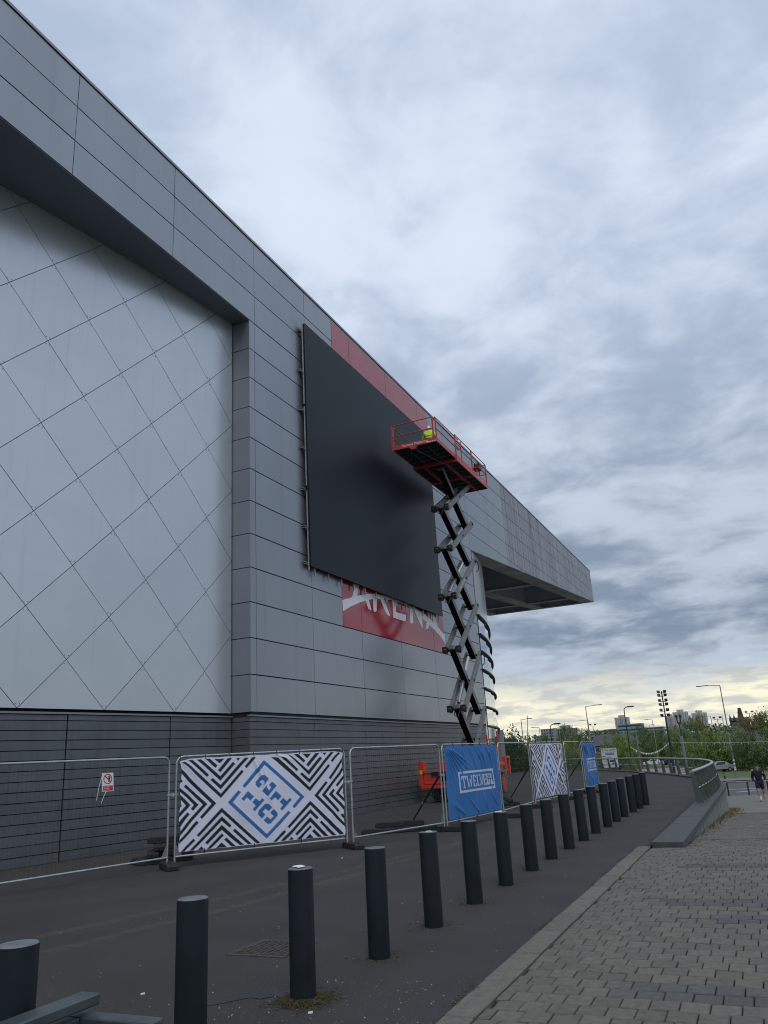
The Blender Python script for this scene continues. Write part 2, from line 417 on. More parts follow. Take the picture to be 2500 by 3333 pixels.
RP = [(-1.95, 24.9), (-1.85, 30), (-1.98, 36), (-2.75, 42), (-4.1, 47.1), (-6.4, 54.2), (-8.9, 60.2), (-12.7, 68.6), (-17.0, 76), (-22, 83)]
EDGE = [(-1.83, 15.6), (-1.82, 20), (-1.82, 25), (-1.82, 30), (-1.9, 36), (-2.65, 42), (-4.0, 47.1), (-6.3, 54.2), (-8.8, 60.2), (-12.6, 68.6), (-16.9, 76), (-22, 83)]  #          # middle line of the low wall
def resample(P, step):
    out = [Vector((*P[0], 0))]; acc = 0
    for i in range(len(P)-1):
        a, c = Vector((*P[i], 0)), Vector((*P[i+1], 0)); L = (c-a).length; t = step-acc
        while t <= L:
            out.append(a+(c-a)*t/L); t += step
        acc = (acc+L) % step if step else 0
    return out
def smooth_path(P, n=8):
    Q = [Vector((*p, 0)) for p in P]; out = []
    for i in range(len(Q)-1):
        p0, p1, p2, p3 = Q[max(i-1, 0)], Q[i], Q[i+1], Q[min(i+2, len(Q)-1)]
        for k in range(n):
            t = k/n
            out.append(.5*((2*p1)+(p2-p0)*t+(2*p0-5*p1+4*p2-p3)*t*t+(3*p1-p0-3*p2+p3)*t**3))
    out.append(Q[-1]); return [(p.x, p.y) for p in out]
EDGE_S = smooth_path(EDGE)
yard = [(-45, -20, 0), (-2.34, -20, 0), (-2.34, 15.5, 0), (-2.12, 15.62, 0)] + [(x-.27, y, 0) for x, y in EDGE_S[1:]] + [(-45, 83, 0)]
sheet('yard', yard, M['asphalt'], 'dark asphalt forecourt beside the arena wall')

# kerb stones, pavers
pb = MB()
prev = None
for y in np.linspace(-10, 31, 83):
    z = gz(y)-.052
    a, c = (-2.36, y, z), (6.0, y, z)
    if prev: pb.add([prev[0], prev[1], c, a], [(0, 1, 2, 3)])
    prev = (a, c)
pave = tag(pb.build('pavement', M['bed']), 'grey block pavement running down beside the forecourt', None, None, 'structure')
y = -4.2
kb = None
while y < 15.4:
    L = .895 if y+.91 < 15.5 else 15.5-y-.012
    if L > .2:
        k = MB().box(-2.342+R_.uniform(-.006, .006), -2.115, y+.006, y+L, -.05, .004+R_.uniform(0, .006)).build('kerb_stone', M['kerb'], pave, bevel=.008)
    y += .907
dark_bands = [(6.45, 7.02, -1.32), (8.98, 9.52, -.72), (9.99, 10.5, -1.38), (12.9, 13.4, -1.5), (17.3, 17.8, -1.9), (21.0, 21.4, -1.9)]
course, plen = .222, .196
cells = []
r = 0; y = -2.0
while y < 30.6:
    off = (r % 2)*plen/2+.03*math.sin(r*1.7)
    x = -2.10-off
    while x < 5.6:
        x0, x1 = max(x, -2.10), min(x+plen, 5.6)
        if y > 15.46: x0 = max(x0, -1.55)
        if x1-x0 > .05:
            dk = any(a-.02 <= y+.05 <= c-.12 and x0 >= xm-.13*R_.random() for a, c, xm in dark_bands)
            cells.append((x0, x1, y, y+course, dk))
        x += plen
    y += course; r += 1
def in_view(x, y):
    d = Vector((x, y, gz(y)-EYE)); q = d.dot(fw)
    if q < .5: return False
    return abs(d.dot(rt)/q) < 1250/2539*1.03 and abs(d.dot(up)/q) < 1666/2539*1.02
cells.sort(key=lambda c: (0 if in_view((c[0]+c[1])/2, (c[2]+c[3])/2) else 1, math.hypot(c[0], c[2])))
def paver_box(bm, x0, x1, y0, y1, h, m=0):
    z0 = gz(y0); z1 = gz(y1); g = .0045
    t = R_.uniform(-.0025, .0025); s = R_.uniform(-.0025, .0025); c = .007
    X = (x0+g, x1-g); Yv = (y0+g, y1-g)
    vs = [(X[0], Yv[0], z0-.05), (X[1], Yv[0], z0-.05), (X[1], Yv[1], z1-.05), (X[0], Yv[1], z1-.05)]
    vs += [(X[0], Yv[0], z0+h-c), (X[1], Yv[0], z0+h-c+t), (X[1], Yv[1], z1+h-c+t+s), (X[0], Yv[1], z1+h-c+s)]
    vs += [(X[0]+c, Yv[0]+c, z0+h), (X[1]-c, Yv[0]+c, z0+h+t), (X[1]-c, Yv[1]-c, z1+h+t+s), (X[0]+c, Yv[1]-c, z1+h+s)]
    fs = [(0,1,5,4),(1,2,6,5),(2,3,7,6),(3,0,4,7),(4,5,9,8),(5,6,10,9),(6,7,11,10),(7,4,8,11),(8,9,10,11)]
    bm.add(vs, fs, m)
fld = MB()
for i, (x0, x1, y0, y1, dk) in enumerate(cells):
    h = R_.uniform(-.004, .004)+(-.012 if R_.random() < .012 else 0)
    if i < 298:
        q = MB(); paver_box(q, x0, x1, y0, y1, h); q.build('paver', M['paverd' if dk else 'paver'], pave)
    else: paver_box(fld, x0, x1, y0, y1, h, 1 if dk else 0)
tag(fld.build('paver_field', [M['paveri'], M['paverdi']], pave), 'small grey block pavers further down the pavement', None, None, 'stuff')

# sloping footpath beyond, road, lawn, car park
pth = MB(); prev = None
for y in np.linspace(30.9, 66, 48):
    z = gz(y)
    a, c = (-30 if y > 44 else -6, y, z), (30, y, z)
    if prev: pth.add([prev[0], prev[1], c, a], [(0, 1, 2, 3)])
    prev = (a, c)
tag(pth.build('footpath', M['path']), 'pale footpath sloping down to the road', None, None, 'structure')
def strip(name, y0, y1, m, label, x0=-120, x1=80, dz=0.0, kind='structure'):
    b = MB(); prev = None
    for y in np.linspace(y0, y1, max(2, int((y1-y0)/3)+2)):
        z = gz(y)+dz; a, c = (x0, y, z), (x1, y, z)
        if prev: b.add([prev[0], prev[1], c, a], [(0, 1, 2, 3)])
        prev = (a, c)
    return tag(b.build(name, m), label, None, None, kind)
strip('road', 66.0, 96.0, M['road'], 'grey road crossing beyond the barrier')
strip('pavement_far', 99.0, 105.8, M['path'], 'pale pavement along the far side of the road', dz=.10)
strip('road_far_lane', 96.0, 99.0, M['path'], 'paved margin between the road and the far pavement', dz=.004)
strip('lawn', 105.8, 160, M['grass'], 'green lawn behind the far pavement', -9.5, 80, dz=.06)
strip('car_park', 105.8, 260, M['pave2'], 'beige car park beyond the railing', -90, -9.5, dz=.03)
strip('lawn_strip', 168, 196, M['grass'], 'strip of grass between rows of parked cars', -36, -10, dz=.06)
rp = MB()
for y0, x0, x1 in ((71.5, -40, 20), (83.2, -40, 20)):
    rp.add([(x0, y0, gz(y0)+.006), (x1, y0, gz(y0)+.006), (x1, y0+.35, gz(y0+.35)+.006), (x0, y0+.35, gz(y0+.35)+.006)], [(0, 1, 2, 3)])
rp.add([(-2.9, 78.6, gz(78.6)+.008), (-1.5, 79.9, gz(79.9)+.008), (-1.2, 79.7, gz(79.7)+.008), (-2.6, 78.3, gz(78.3)+.008)], [(0, 1, 2, 3)])
tag(rp.build('road_marking', M['paint']), 'pale painted lines on the road', None, None, 'structure')

# ------------------------------------------------------------------ the arena
FX = -13.2
arena = thing('arena_building', 'large grey metal-clad arena with curved silver diamond wall and projecting canopy', 'building', (-20, 20, 0))
Z0, DZ = 3.28, 1.0775
ZR = [Z0+DZ*k for k in range(16)]
core = MB()
core.box(-40, FX-.105, 19.50, 41.60, 0, 3.2)
core.box(-40, FX-.026, 19.50, 41.60, 3.2, ZR[15]-.02)
core.box(-40, FX-.026, -6, 19.48, ZR[12]+.03, ZR[15]-.02)
core.build('inner_wall', M['joint'], arena)
def fpanel(poly, m, name='panel', t=.022, x=FX, gap=.013):
    ys_, zs_ = [q[0] for q in poly], [q[1] for q in poly]
    p = inset(poly, gap*.75)
    p = clip(clip(p, 0, 1, -min(zs_)-gap*1.35), 0, -1, max(zs_)-gap*1.35) if p else p
    if len(p) < 3: return
    dx = R_.uniform(-.0025, .0025); sy = R_.uniform(-.0009, .0009); sz = R_.uniform(-.0012, .0012)
    cy = sum(q[0] for q in p)/len(p); cz = sum(q[1] for q in p)/len(p)
    fr = [(x+dx+sy*(q[0]-cy)+sz*(q[1]-cz), q[0], q[1]) for q in p]
    MB().prism(fr, [(x-t, q[0], q[1]) for q in p]).build(name, m, arena)
YC = [19.76, 23.2, 26.98, 30.75, 34.65, 38.3, 41.62]
for k in range(15):
    for i in range(6):
        fpanel([(YC[i], ZR[k]), (YC[i+1], ZR[k]), (YC[i+1], ZR[k+1]), (YC[i], ZR[k+1])], M['facade'])
    if k < 12: fpanel([(19.445, ZR[k]), (19.76, ZR[k]), (19.76, ZR[k+1]), (19.445, ZR[k+1])], M['facade'], gap=.011)
YB = [-5.0, -3.75, .1, 3.95, 7.8, 11.655, 15.505, 19.76]
for k in (12, 13, 14):
    for i in range(7):
        fpanel([(YB[i], ZR[k]), (YB[i+1], ZR[k]), (YB[i+1], ZR[k+1]), (YB[i], ZR[k+1])], M['facade'])
# reveal of the recess, its soffit and the front edge trim
for k in range(12):
    z0, z1 = ZR[k]+.012, ZR[k+1]-.012
    MB().prism([(FX-.012, 19.452, z0), (FX-.012, 19.452, z1), (-13.92, 19.452, z1), (-13.92, 19.452, z0)],
               [(FX-.012, 19.49, z0), (FX-.012, 19.49, z1), (-13.92, 19.49, z1), (-13.92, 19.49, z0)]).build('reveal_panel', M['reveal'], arena)
def rx(u): return -13.87-.09*u-.006*u*u
b = MB()
for i in range(26):
    u0, u1 = i*1.0-.02, (i+1)*1.0-.02
    b.add([(FX-.33, 19.44-u0, ZR[12]+.012), (FX-.33, 19.44-u1, ZR[12]+.012), (rx(u1)-.3, 19.44-u1, ZR[12]+.012), (rx(u0)-.3, 19.44-u0, ZR[12]+.012)], [(0, 1, 2, 3)])
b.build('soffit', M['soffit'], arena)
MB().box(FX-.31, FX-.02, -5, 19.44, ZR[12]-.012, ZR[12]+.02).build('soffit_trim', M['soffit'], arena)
# curved recess wall: diamond panels
def rp3(u, z, off=0):
    s = -(.09+.012*u); n = Vector((1, s, 0)).normalized()     # outward normal of x = rx(u), u = 19.42 - y
    return (rx(u)+off*n.x, 19.42-u+off*n.y, z)
HU, HV = 1.125, 1.146
fix = MB()
for i in range(-1, 24):
    for j in range(-1, 13):
        if (i+j) % 2 == 0: continue
        cu, cv = i*HU, Z0+j*HV
        poly = [(cu-HU, cv), (cu, cv-HV), (cu+HU, cv), (cu, cv+HV)]
        poly = clip(poly, 1, 0, 0.0); poly = clip(poly, 0, 1, -Z0) if poly else poly
        poly = clip(poly, 0, -1, ZR[12]+.25) if poly else poly
        poly = inset(poly, .0075) if len(poly) > 2 else []
        if len(poly) < 3: continue
        o = R_.uniform(-.002, .002)
        MB().prism([rp3(u, z, o) for u, z in poly], [rp3(u, z, -.03) for u, z in poly]).build('diamond_panel', M['diamond'], arena)
b = MB()
for i in range(0, 50):
    u0, u1 = i*.5, i*.5+.5
    b.add([rp3(u0, 0, -.16), rp3(u1, 0, -.16), rp3(u1, 16.6, -.16), rp3(u0, 16.6, -.16)], [(0, 1, 2, 3)])
b.build('recess_wall', M['joint'], arena)
for i in range(0, 22):
    for j in range(0, 13):
        if (i+j) % 2: continue
        for du, dv in ((.05, .1), (-.05, .1), (.05, -.1), (-.05, -.1), (.5*HU, .5*HV), (.5*HU, -.5*HV)):
            u, z = i*HU+du, Z0+j*HV+dv
            if u < .05 or z < Z0+.03 or z > 16.1: continue
            p = Vector(rp3(u, z, .004)); fix.obox(p, (.006, 0, 0), (0, .009, 0), (0, 0, .009))
tag(fix.build('fixing', M['galvd'], arena), None, None, None, 'stuff')
# plinth cladding boards
zb = [3.155, 3.021]
while zb[-1] > .03: zb.append(max(0.0, zb[-1]-.2165))
for k in range(len(zb)-1):
    z1, z0 = zb[k]-.008, zb[k+1]+.008
    if z1-z0 < .03: continue
    for i in range(6):
        y0, y1 = (19.50 if i == 0 else YC[i])+.008, YC[i+1]-.008
        if i == 0: y0 = 19.47
        if i == 5: y1 = 41.62
        dx = R_.uniform(-.003, .003)
        MB().prism([(FX-.05+dx, y0, z0), (FX-.05+dx, y1, z0), (FX-.062+dx, y1, z1), (FX-.062+dx, y0, z1)],
                   [(FX-.10, y0, z0), (FX-.10, y1, z0), (FX-.10, y1, z1), (FX-.10, y0, z1)]).build('plinth_board', M['plinth'], arena)
    MB().box(-13.95, FX-.056, 19.466, 19.50, z0, z1).build('plinth_board', M['plinth'], arena)
    us = [.02, 2.4, 5.5, 8.6, 11.7, 14.8, 17.9, 21]
    for i in range(len(us)-1):
        ua, ub = us[i]+.02, us[i+1]-.02; o = R_.uniform(-.003, .003)+.03
        f = [rp3(ua+(ub-ua)*t, z0, o) for t in (0, .33, .67, 1)]+[rp3(ub+(ua-ub)*t, z1, o-.01) for t in (0, .33, .67, 1)]
        k_ = [rp3(ua+(ub-ua)*t, z0, o-.05) for t in (0, .33, .67, 1)]+[rp3(ub+(ua-ub)*t, z1, o-.05) for t in (0, .33, .67, 1)]
        MB().prism(f, k_).build('plinth_board', M['plinth'], arena)
b = MB(); b.box(FX-.11, FX-.02, 19.43, 41.62, 3.165, 3.21); b.build('plinth_cap', M['reveal'], arena)
b = MB()
for i in range(12):
    ua, ub = i*2.0, i*2.0+2.0
    b.prism([rp3(ua, 3.165, .06), rp3(ub, 3.165, .06), rp3(ub, 3.21, .06), rp3(ua, 3.21, .06)], [rp3(ua, 3.165, -.1), rp3(ub, 3.165, -.1), rp3(ub, 3.21, -.1), rp3(ua, 3.21, -.1)])
b.build('plinth_cap', M['reveal'], arena)
# coping at roof edge
for y0, y1 in zip([-5, 3.95, 11.655, 19.76, 26.98, 34.65, 41.62, 49.55, 57.3, 64.9, 72.5], [3.95, 11.655, 19.76, 26.98, 34.65, 41.62, 49.55, 57.3, 64.9, 72.5, 82.0]):
    MB().box(FX-.5, FX+.03, y0+.004, y1-.004, ZR[15]+.012, ZR[15]+.10).build('coping', M['coping'], arena)
# corner return
for k in range(9):
    z0, z1 = ZR[k]+.012, ZR[k+1]-.012
    MB().box(FX-.75, FX-.01, 41.63, 41.66, z0, z1).build('reveal_panel', M['coping'], arena)
# canopy
CS = .0796
def cz(y): return 12.97+CS*(y-41.62)
YK = [41.62, 45.8, 49.55, 53.4, 57.3, 61.1, 64.9, 68.7, 72.5, 76.2, 80.0, 81.95]
for k in range(8, 15):
    for i in range(11):
        p = [(YK[i], ZR[k]), (YK[i+1], ZR[k]), (YK[i+1], ZR[k+1]), (YK[i], ZR[k+1])]
        p = clip(p, -CS, 1, CS*41.62-12.97)
        if len(p) > 2: fpanel(p, M['canopy'] if YK[i] > 49 else M['facade'])
cb = MB()
def web(x0, x1, y0, y1, zt=19.4):
    cb.add([(x0, y0, cz(y0)+.05), (x1, y0, cz(y0)+.05), (x1, y1, cz(y1)+.05), (x0, y1, cz(y1)+.05), (x0, y0, zt), (x1, y0, zt), (x1, y1, zt), (x0, y1, zt)],
           [(0,3,2,1),(4,5,6,7),(0,1,5,4),(1,2,6,5),(2,3,7,6),(3,0,4,7)])
web(-13.95, -13.228, 41.7, 81.9)
for x in (-18.9, -23.9): web(x-.35, x+.35, 41.7, 81.9)
for y in (61.2, 75.3, 81.5): web(-24.2, -13.3, y-.35, y+.35)
cb.build('canopy_beam', M['blockb'], arena)
def flange(x0, x1, y0, y1, dz=0.0, m='soffit2'):
    z = [cz(y0)-dz, cz(y1)-dz]
    MB().add([(x0, y0, z[0]), (x1, y0, z[0]), (x1, y1, z[1]), (x0, y1, z[1]), (x0, y0, z[0]+.045), (x1, y0, z[0]+.045), (x1, y1, z[1]+.045), (x0, y1, z[1]+.045)],
             [(0,3,2,1),(4,5,6,7),(0,1,5,4),(1,2,6,5),(2,3,7,6),(3,0,4,7)]).build('canopy_soffit', M[m], arena)
flange(-14.45, FX-.02, 41.7, 81.9)
flange(-19.5, -18.3, 46, 81.9, .004); flange(-24.5, -23.4, 46, 81.9, .004)
for y in (61.2, 75.3): flange(-24.5, -14.43, y-.6, y+.6, .009)
flange(-24.5, -14.43, 80.9, 81.94, .009)
MB().box(-40, -13.26, 41.7, 81.9, 18.3, 18.36).build('canopy_deck', M['blockb'], arena)
for i in range(4):
    for k in (12, 13, 14):
        x0, x1 = -24.5+i*2.82, -24.5+(i+1)*2.82
        MB().box(x0+.02, x1-.02, 81.92, 81.97, ZR[k]+.015, ZR[k+1]-.015).build('panel', M['canopy'], arena)
# curved glass drum behind the corner
CC = Vector((-60.6, 34.9)); CR = 47.9
def cp(a, r): return (CC.x+r*math.cos(a), CC.y+r*math.sin(a))
a0 = math.asin((41.9-CC.y)/CR)
NB = 18
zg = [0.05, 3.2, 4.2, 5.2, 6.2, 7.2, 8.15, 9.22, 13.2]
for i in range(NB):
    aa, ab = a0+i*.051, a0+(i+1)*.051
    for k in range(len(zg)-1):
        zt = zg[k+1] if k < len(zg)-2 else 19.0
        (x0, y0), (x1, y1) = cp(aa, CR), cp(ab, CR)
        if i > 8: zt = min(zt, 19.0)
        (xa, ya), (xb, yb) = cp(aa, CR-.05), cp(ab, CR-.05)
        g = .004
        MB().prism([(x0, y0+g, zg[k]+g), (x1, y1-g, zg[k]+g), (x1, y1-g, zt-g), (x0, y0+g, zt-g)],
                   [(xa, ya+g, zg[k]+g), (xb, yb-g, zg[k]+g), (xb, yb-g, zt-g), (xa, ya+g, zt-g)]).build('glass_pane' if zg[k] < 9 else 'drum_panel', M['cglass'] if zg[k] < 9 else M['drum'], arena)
for z in zg[1:8]:
    b = MB(); n = 60
    rin, rout = CR-.05, CR+.12
    for i in range(n):
        aa, ab = a0-.004+i*.0155, a0-.004+(i+1)*.0155
        p = [cp(aa, rin), cp(ab, rin), cp(ab, rout), cp(aa, rout)]
        b.add([(q[0], q[1], z-.035) for q in p]+[(q[0], q[1], z+.035) for q in p], [(0,3,2,1),(4,5,6,7),(0,1,5,4),(1,2,6,5),(2,3,7,6),(3,0,4,7)])
    b.build('sun_fin', M['black'], arena)
b = MB(); b.lathe([(.28, 0.0), (.28, 3.15)], (*cp(a0+.150, CR+.02), 0), 20); b.build('entrance_column', M['reveal'], arena)
# red vinyl graphic with remains of the word ARENA
ARENA = [[(25.43,7.5),(26.27,7.74),(26.67,7.86),(27.5,8.06),(28.28,8.21),(29.26,8.3),(30.19,8.32),(31.35,8.32),(32.29,8.27),(33.26,8.18),(34.26,8.01),(35.19,7.77),(36.16,7.44),(36.14,7.04),(35.43,7.36),(34.3,7.66),(33.41,7.87),(32.55,8.1),(31.98,8.17),(31.15,8.21),(30.26,8.22),(29.4,8.16),(28.57,8.05),(27.78,7.89),(26.94,7.65),(26.13,7.37),(25.44,7.08)],[(26.54,8.3),(26.92,8.33),(26.67,7.84),(26.25,7.73)],[(27.2,8.38),(27.46,8.37),(27.49,8.16),(27.21,8.13)],[(27.38,7.83),(27.7,7.9),(27.9,7.52),(27.86,7.46),(27.65,7.48)],[(28.12,7.98),(28.48,8.06),(28.39,7.52),(28.3,7.47),(28.15,7.45),(28.1,7.51)],[(28.78,8.1),(29.16,8.17),(29.71,7.48),(29.43,7.49),(29.24,7.61)],[(30.03,8.24),(30.4,8.26),(30.37,7.75),(31.45,7.78),(31.36,7.52),(31.26,7.47),(30.05,7.47)],[(31.92,8.2),(32.21,8.2),(32.22,7.58),(32.1,7.48),(31.96,7.46),(31.87,7.5)],[(32.27,8.27),(32.97,8.22),(33.32,7.98),(33.29,7.4),(33.13,7.49)],[(33.33,8.04),(33.93,7.93),(34.14,7.64),(33.92,7.46),(33.68,7.44),(33.85,7.76)],[(34.62,8.28),(35.02,8.28),(35.27,7.74),(34.76,7.84)],[(34.06,8.3),(34.32,8.3),(34.31,8.12),(34.08,8.14)]]
for y0, y1 in ((25.43, 26.965), (26.995, 30.735), (30.765, 34.635), (34.665, 36.1)):
    MB().box(FX+.004, FX+.008, y0, y1, 6.53, 13.0).build('vinyl_sheet', M['vinyl'], arena)
    MB().box(FX+.004, FX+.008, y0, y1, 13.003, 19.37).build('vinyl_sheet', M['vinyl_top'], arena)
b = MB()
for i, p in enumerate(ARENA):
    b.prism([(FX+.012+.0007*i, q[0], q[1]) for q in p], [(FX+.0092, q[0], q[1]) for q in p])
b.build('lettering', M['vinyl_w'], arena)

# ------------------------------------------------------------------ big black screen hung on the wall
scr = thing('led_screen', 'huge blank black screen hung on the grey wall over the red sign', 'screen', (-13.0, 29, 8.2))
SX = -12.98
MB().box(SX-.02, SX, 22.80, 35.56, 8.25, 17.80).build('screen_face', M['screen'], scr)
MB().box(SX-.10, SX-.021, 22.83, 35.53, 8.28, 17.77).build('screen_body', M['black'], scr)
for z0, z1 in ((8.12, 11.0), (11.2, 14.4), (14.3, 17.95)):
    MB().box(SX-.10, SX-.055, 22.765, 22.80, z0, z1).build('edge_rail', M['galv'], scr)
for z in (8.3, 9.6, 11.0, 12.6, 14.1, 15.7, 17.4):
    b = MB(); b.box(FX+.008, SX-.10, 22.60, 22.79, z, z+.03); b.box(FX+.008, SX-.10, 22.60, 22.79, z+.06, z+.09); b.build('bracket', M['galvd'], scr)
for i in range(13):
    y = 23.2+i*1.0
    MB().box(SX-.14, SX-.09, y, y+.05, 7.98, 8.27).build('hanger', M['galv'], scr)
    MB().box(SX-.09, SX-.05, y+.3, y+.36, 17.77, 17.86).build('lifting_lug', M['white'], scr)
for i in range(7):
    y = 24.5+i*1.7
    MB().box(FX+.014, SX-.11, y, y+.08, 8.4, 17.6).build('wall_rail', M['black'], scr)

# ------------------------------------------------------------------ temporary fence
JN = dict(A0=(-11.47, 9.35), A1=(-10.60, 12.80), B0=(-10.52, 12.92), B1=(-8.31, 15.80), C0=(-8.22, 15.90), C1=(-7.33, 19.0),
          D0=(-7.29, 19.10), D1=(-6.95, 22.56), E0=(-6.93, 22.66), E1=(-6.98, 26.18), F0=(-6.95, 26.28), F1=(-6.68, 29.78),
          G0=(-6.74, 30.40), G1=(-6.86, 33.88), H0=(-6.81, 34.0), H1=(-6.93, 37.5))
def fence_panel(a, b_, label, stay=None, sag=0):
    A, B = Vector((*JN[a], 0)), Vector((*JN[b_], 0)); d = (B-A).normalized(); L = (B-A).length
    nrm = Vector((d.y, -d.x, 0))
    t = thing('mesh_fence', label, 'fence', tuple(A), 'temporary mesh fence panels in a line')
    r = .14; zt = 2.02; mb = MB(); P = []
    P.append(A+Vector((0, 0, .08)))
    for k in range(7):
        an = math.pi*k/12
        P.append(A+d*(r-r*math.cos(an))+Vector((0, 0, zt-r+r*math.sin(an))))
    if sag: P += [A+d*(L*f)+Vector((0, 0, zt-sag*math.sin(f*2.6)**3)) for f in (.2, .35, .5, .65, .8)]
    for k in range(6, -1, -1):
        an = math.pi*k/12
        P.append(B-d*(r-r*math.cos(an))+Vector((0, 0, zt-r+r*math.sin(an))))
    P.append(B+Vector((0, 0, .08)))
    mb.tube(P, .021, 10); mb.build('frame', M['galv'], t, smooth=True)
    MB().tube([A+Vector((0, 0, .20)), A+d*L+Vector((0, 0, .20))], .019, 8).build('bottom_rail', M['galv'], t, smooth=True)
    for q, s in ((A, 1), (B, -1)):
        MB().prism([q+d*s*.02+Vector((0, 0, .21)), q+d*s*.14+Vector((0, 0, .21)), q+d*s*.02+Vector((0, 0, .42))],
                   [q+d*s*.02+nrm*.006+Vector((0, 0, .21)), q+d*s*.14+nrm*.006+Vector((0, 0, .21)), q+d*s*.02+nrm*.006+Vector((0, 0, .42))]).build('gusset', M['galvd'], t)
    w = MB(); nv = 46
    for i in range(1, nv):
        p = A+d*(L*i/nv); w.bar(p+Vector((0, 0, .2)), p+Vector((0, 0, zt-.01)), .0022, .0022, d)
    for z in (.46, .72, 1.0, 1.28, 1.56, 1.82): w.bar(A+Vector((0, 0, z)), B+Vector((0, 0, z)), .005, .005)
    tag(w.build('mesh_infill', M['meshw'], t), None, None, None, 'stuff')
    if stay:
        q = A+d*L*stay; q2 = Vector((*stay_foot[b_], .12)); q = B-d*.04
        mid = q2+(q+Vector((0, 0, 1.3))-q2)*.42
        MB().tube([q2, mid], .022, 8).build('stay', M['lampd'], t); MB().tube([mid, q+Vector((0, 0, 1.3))], .027, 8).build('stay_sleeve', M['lampd'], t)
        MB().tube([mid-(mid-q2).normalized()*.02, mid+(mid-q2).normalized()*.06], .034, 8).build('stay_collar', M['galv'], t)
    return t
stay_foot = {'C1': (-8.75, 20.3), 'E1': (-9.0, 30.5), 'G1': (-8.6, 37.5)}
fence_panel('A0', 'A1', 'bare mesh fence panel carrying the small prohibition sign')
fence_panel('B0', 'B1', 'fence panel behind the large black and white maze banner')
fence_panel('C0', 'C1', 'bare mesh fence panel between the maze banner and the nearer blue banner', .9, sag=.0)
fence_panel('D0', 'D1', 'fence panel behind the nearer blue banner')
fence_panel('E0', 'E1', 'bare mesh fence panel beside the lift wheel', .9)
fence_panel('F0', 'F1', 'fence panel behind the narrow-looking second maze banner')
fence_panel('G0', 'G1', 'bare mesh fence panel between the second maze banner and the far blue banner', .9)
fence_panel('H0', 'H1', 'fence panel behind the far blue banner, last of the line')
for a, b_, z, where in (('A1', 'B0', 1.32, 'at the left edge of the large maze banner'), ('B1', 'C0', 1.33, 'at the right edge of the large maze banner'), ('C1', 'D0', 1.30, 'at the left edge of the nearer blue banner'), ('D1', 'E0', 1.3, 'at the right edge of the nearer blue banner'), ('E1', 'F0', 1.3, 'at the left edge of the second maze banner'), ('F1', 'G0', 1.3, 'at the right edge of the second maze banner'), ('G1', 'H0', 1.3, 'at the left edge of the far blue banner')):
    p, q = Vector((*JN[a], z)), Vector((*JN[b_], z)); d = (q-p).normalized()
    m = MB(); m.bar(p-d*.03, q+d*.03, .05, .03); m.obox((p+q)/2, d*.02, (0, 0, .035), Vector((d.y, -d.x, 0))*.03)
    tag(m.build('fence_clamp', M['galv']), 'small steel coupler joining two fence panels ' + where, 'clamp', 'couplers between fence panels')
# rubber blocks
def foot_mesh():
    o = thing('rubber_fence_block', 'x', 'fence block', (0, 0, 0), 'black rubber fence blocks')
    m = MB(); L, w, h = .36, .115, .12
    m.prism([(-L, -w, 0), (L, -w, 0), (L, -w, h*.72), (L-.05, -w, h), (-L+.05, -w, h), (-L, -w, h*.72)], [(-L, w, 0), (L, w, 0), (L, w, h*.72), (L-.05, w, h), (-L+.05, w, h), (-L, w, h*.72)])
    m.build('block', M['rubber'], o, bevel=.012)
    for x in (-.22, .22):
        s = MB(); s.box(x-.09, x+.09, -.03, .03, h-.004, h+.003); s.build('slot', M['joint'], o)
    for x in (-.06, 0, .06):
        s = MB(); s.cyl((x, 0, h-.004), (x, 0, h+.004), .022, n=10); s.build('socket', M['joint'], o)
    e = MB()
    for sx in (-1, 1):
        e.box(sx*(L+.004)-.003, sx*(L+.004)+.003, -.065, .065, .02, .075)
    e.build('end_recess', M['joint'], o)
    return o
foot0 = foot_mesh(); used_foot = [0]
def foot(x, y, z, rz, label, group=None, ry=0.0):
    o = foot0 if not used_foot[0] else copy_tree(foot0); used_foot[0] = 1
    o.location = (x, y, z); o.rotation_euler = (0, ry, rz); o['label'] = label
    if group: o['group'] = group
def jm(a, b_): return ((JN[a][0]+JN[b_][0])/2, (JN[a][1]+JN[b_][1])/2)
for (a, b_), rz, off, lab in ((('A1', 'B0'), rad(-38), (.06, -.12), 'rubber block under the left edge of the large maze banner'),
                       (('B1', 'C0'), rad(-40), (.12, -.1), 'rubber block under the right edge of the large maze banner'),
                       (('C1', 'D0'), rad(-5), (.16, .02), 'rubber block under the left edge of the nearer blue banner'),
                       (('D1', 'E0'), rad(-4), (.22, 0), 'rubber block under the right edge of the nearer blue banner'),
                       (('E1', 'F0'), rad(-4), (.2, 0), 'rubber block under second maze banner left edge'),
                       (('F1', 'G0'), rad(-4), (.2, 0), 'rubber block under the right edge of the second maze banner'),
                       (('G1', 'H0'), rad(-4), (.2, 0), 'rubber block under the left edge of the far blue banner')):
    x, y = jm(a, b_); foot(x+off[0], y+off[1], 0, rz, lab)
gp = 'spare rubber blocks stacked behind the fence'
for x, y, z, r, w in ((-11.80, 13.70, 0, 40, 'lowest and leftmost'), (-11.50, 13.50, 0, 42, 'lowest, nearest the fence'), (-11.35, 13.95, 0, 38, 'lowest, nearest the banner'), (-11.62, 13.62, .122, 128, 'end on above the lowest ones'),
                      (-11.30, 13.92, .122, 36, 'long side on in the middle'), (-11.55, 13.72, .244, 131, 'end on, third up'), (-11.25, 13.98, .244, 40, 'long side on, third up'), (-11.52, 13.86, .366, 41, 'topmost')):
    foot(x, y, z, rad(r), 'spare rubber block in the tall pile, ' + w, gp)
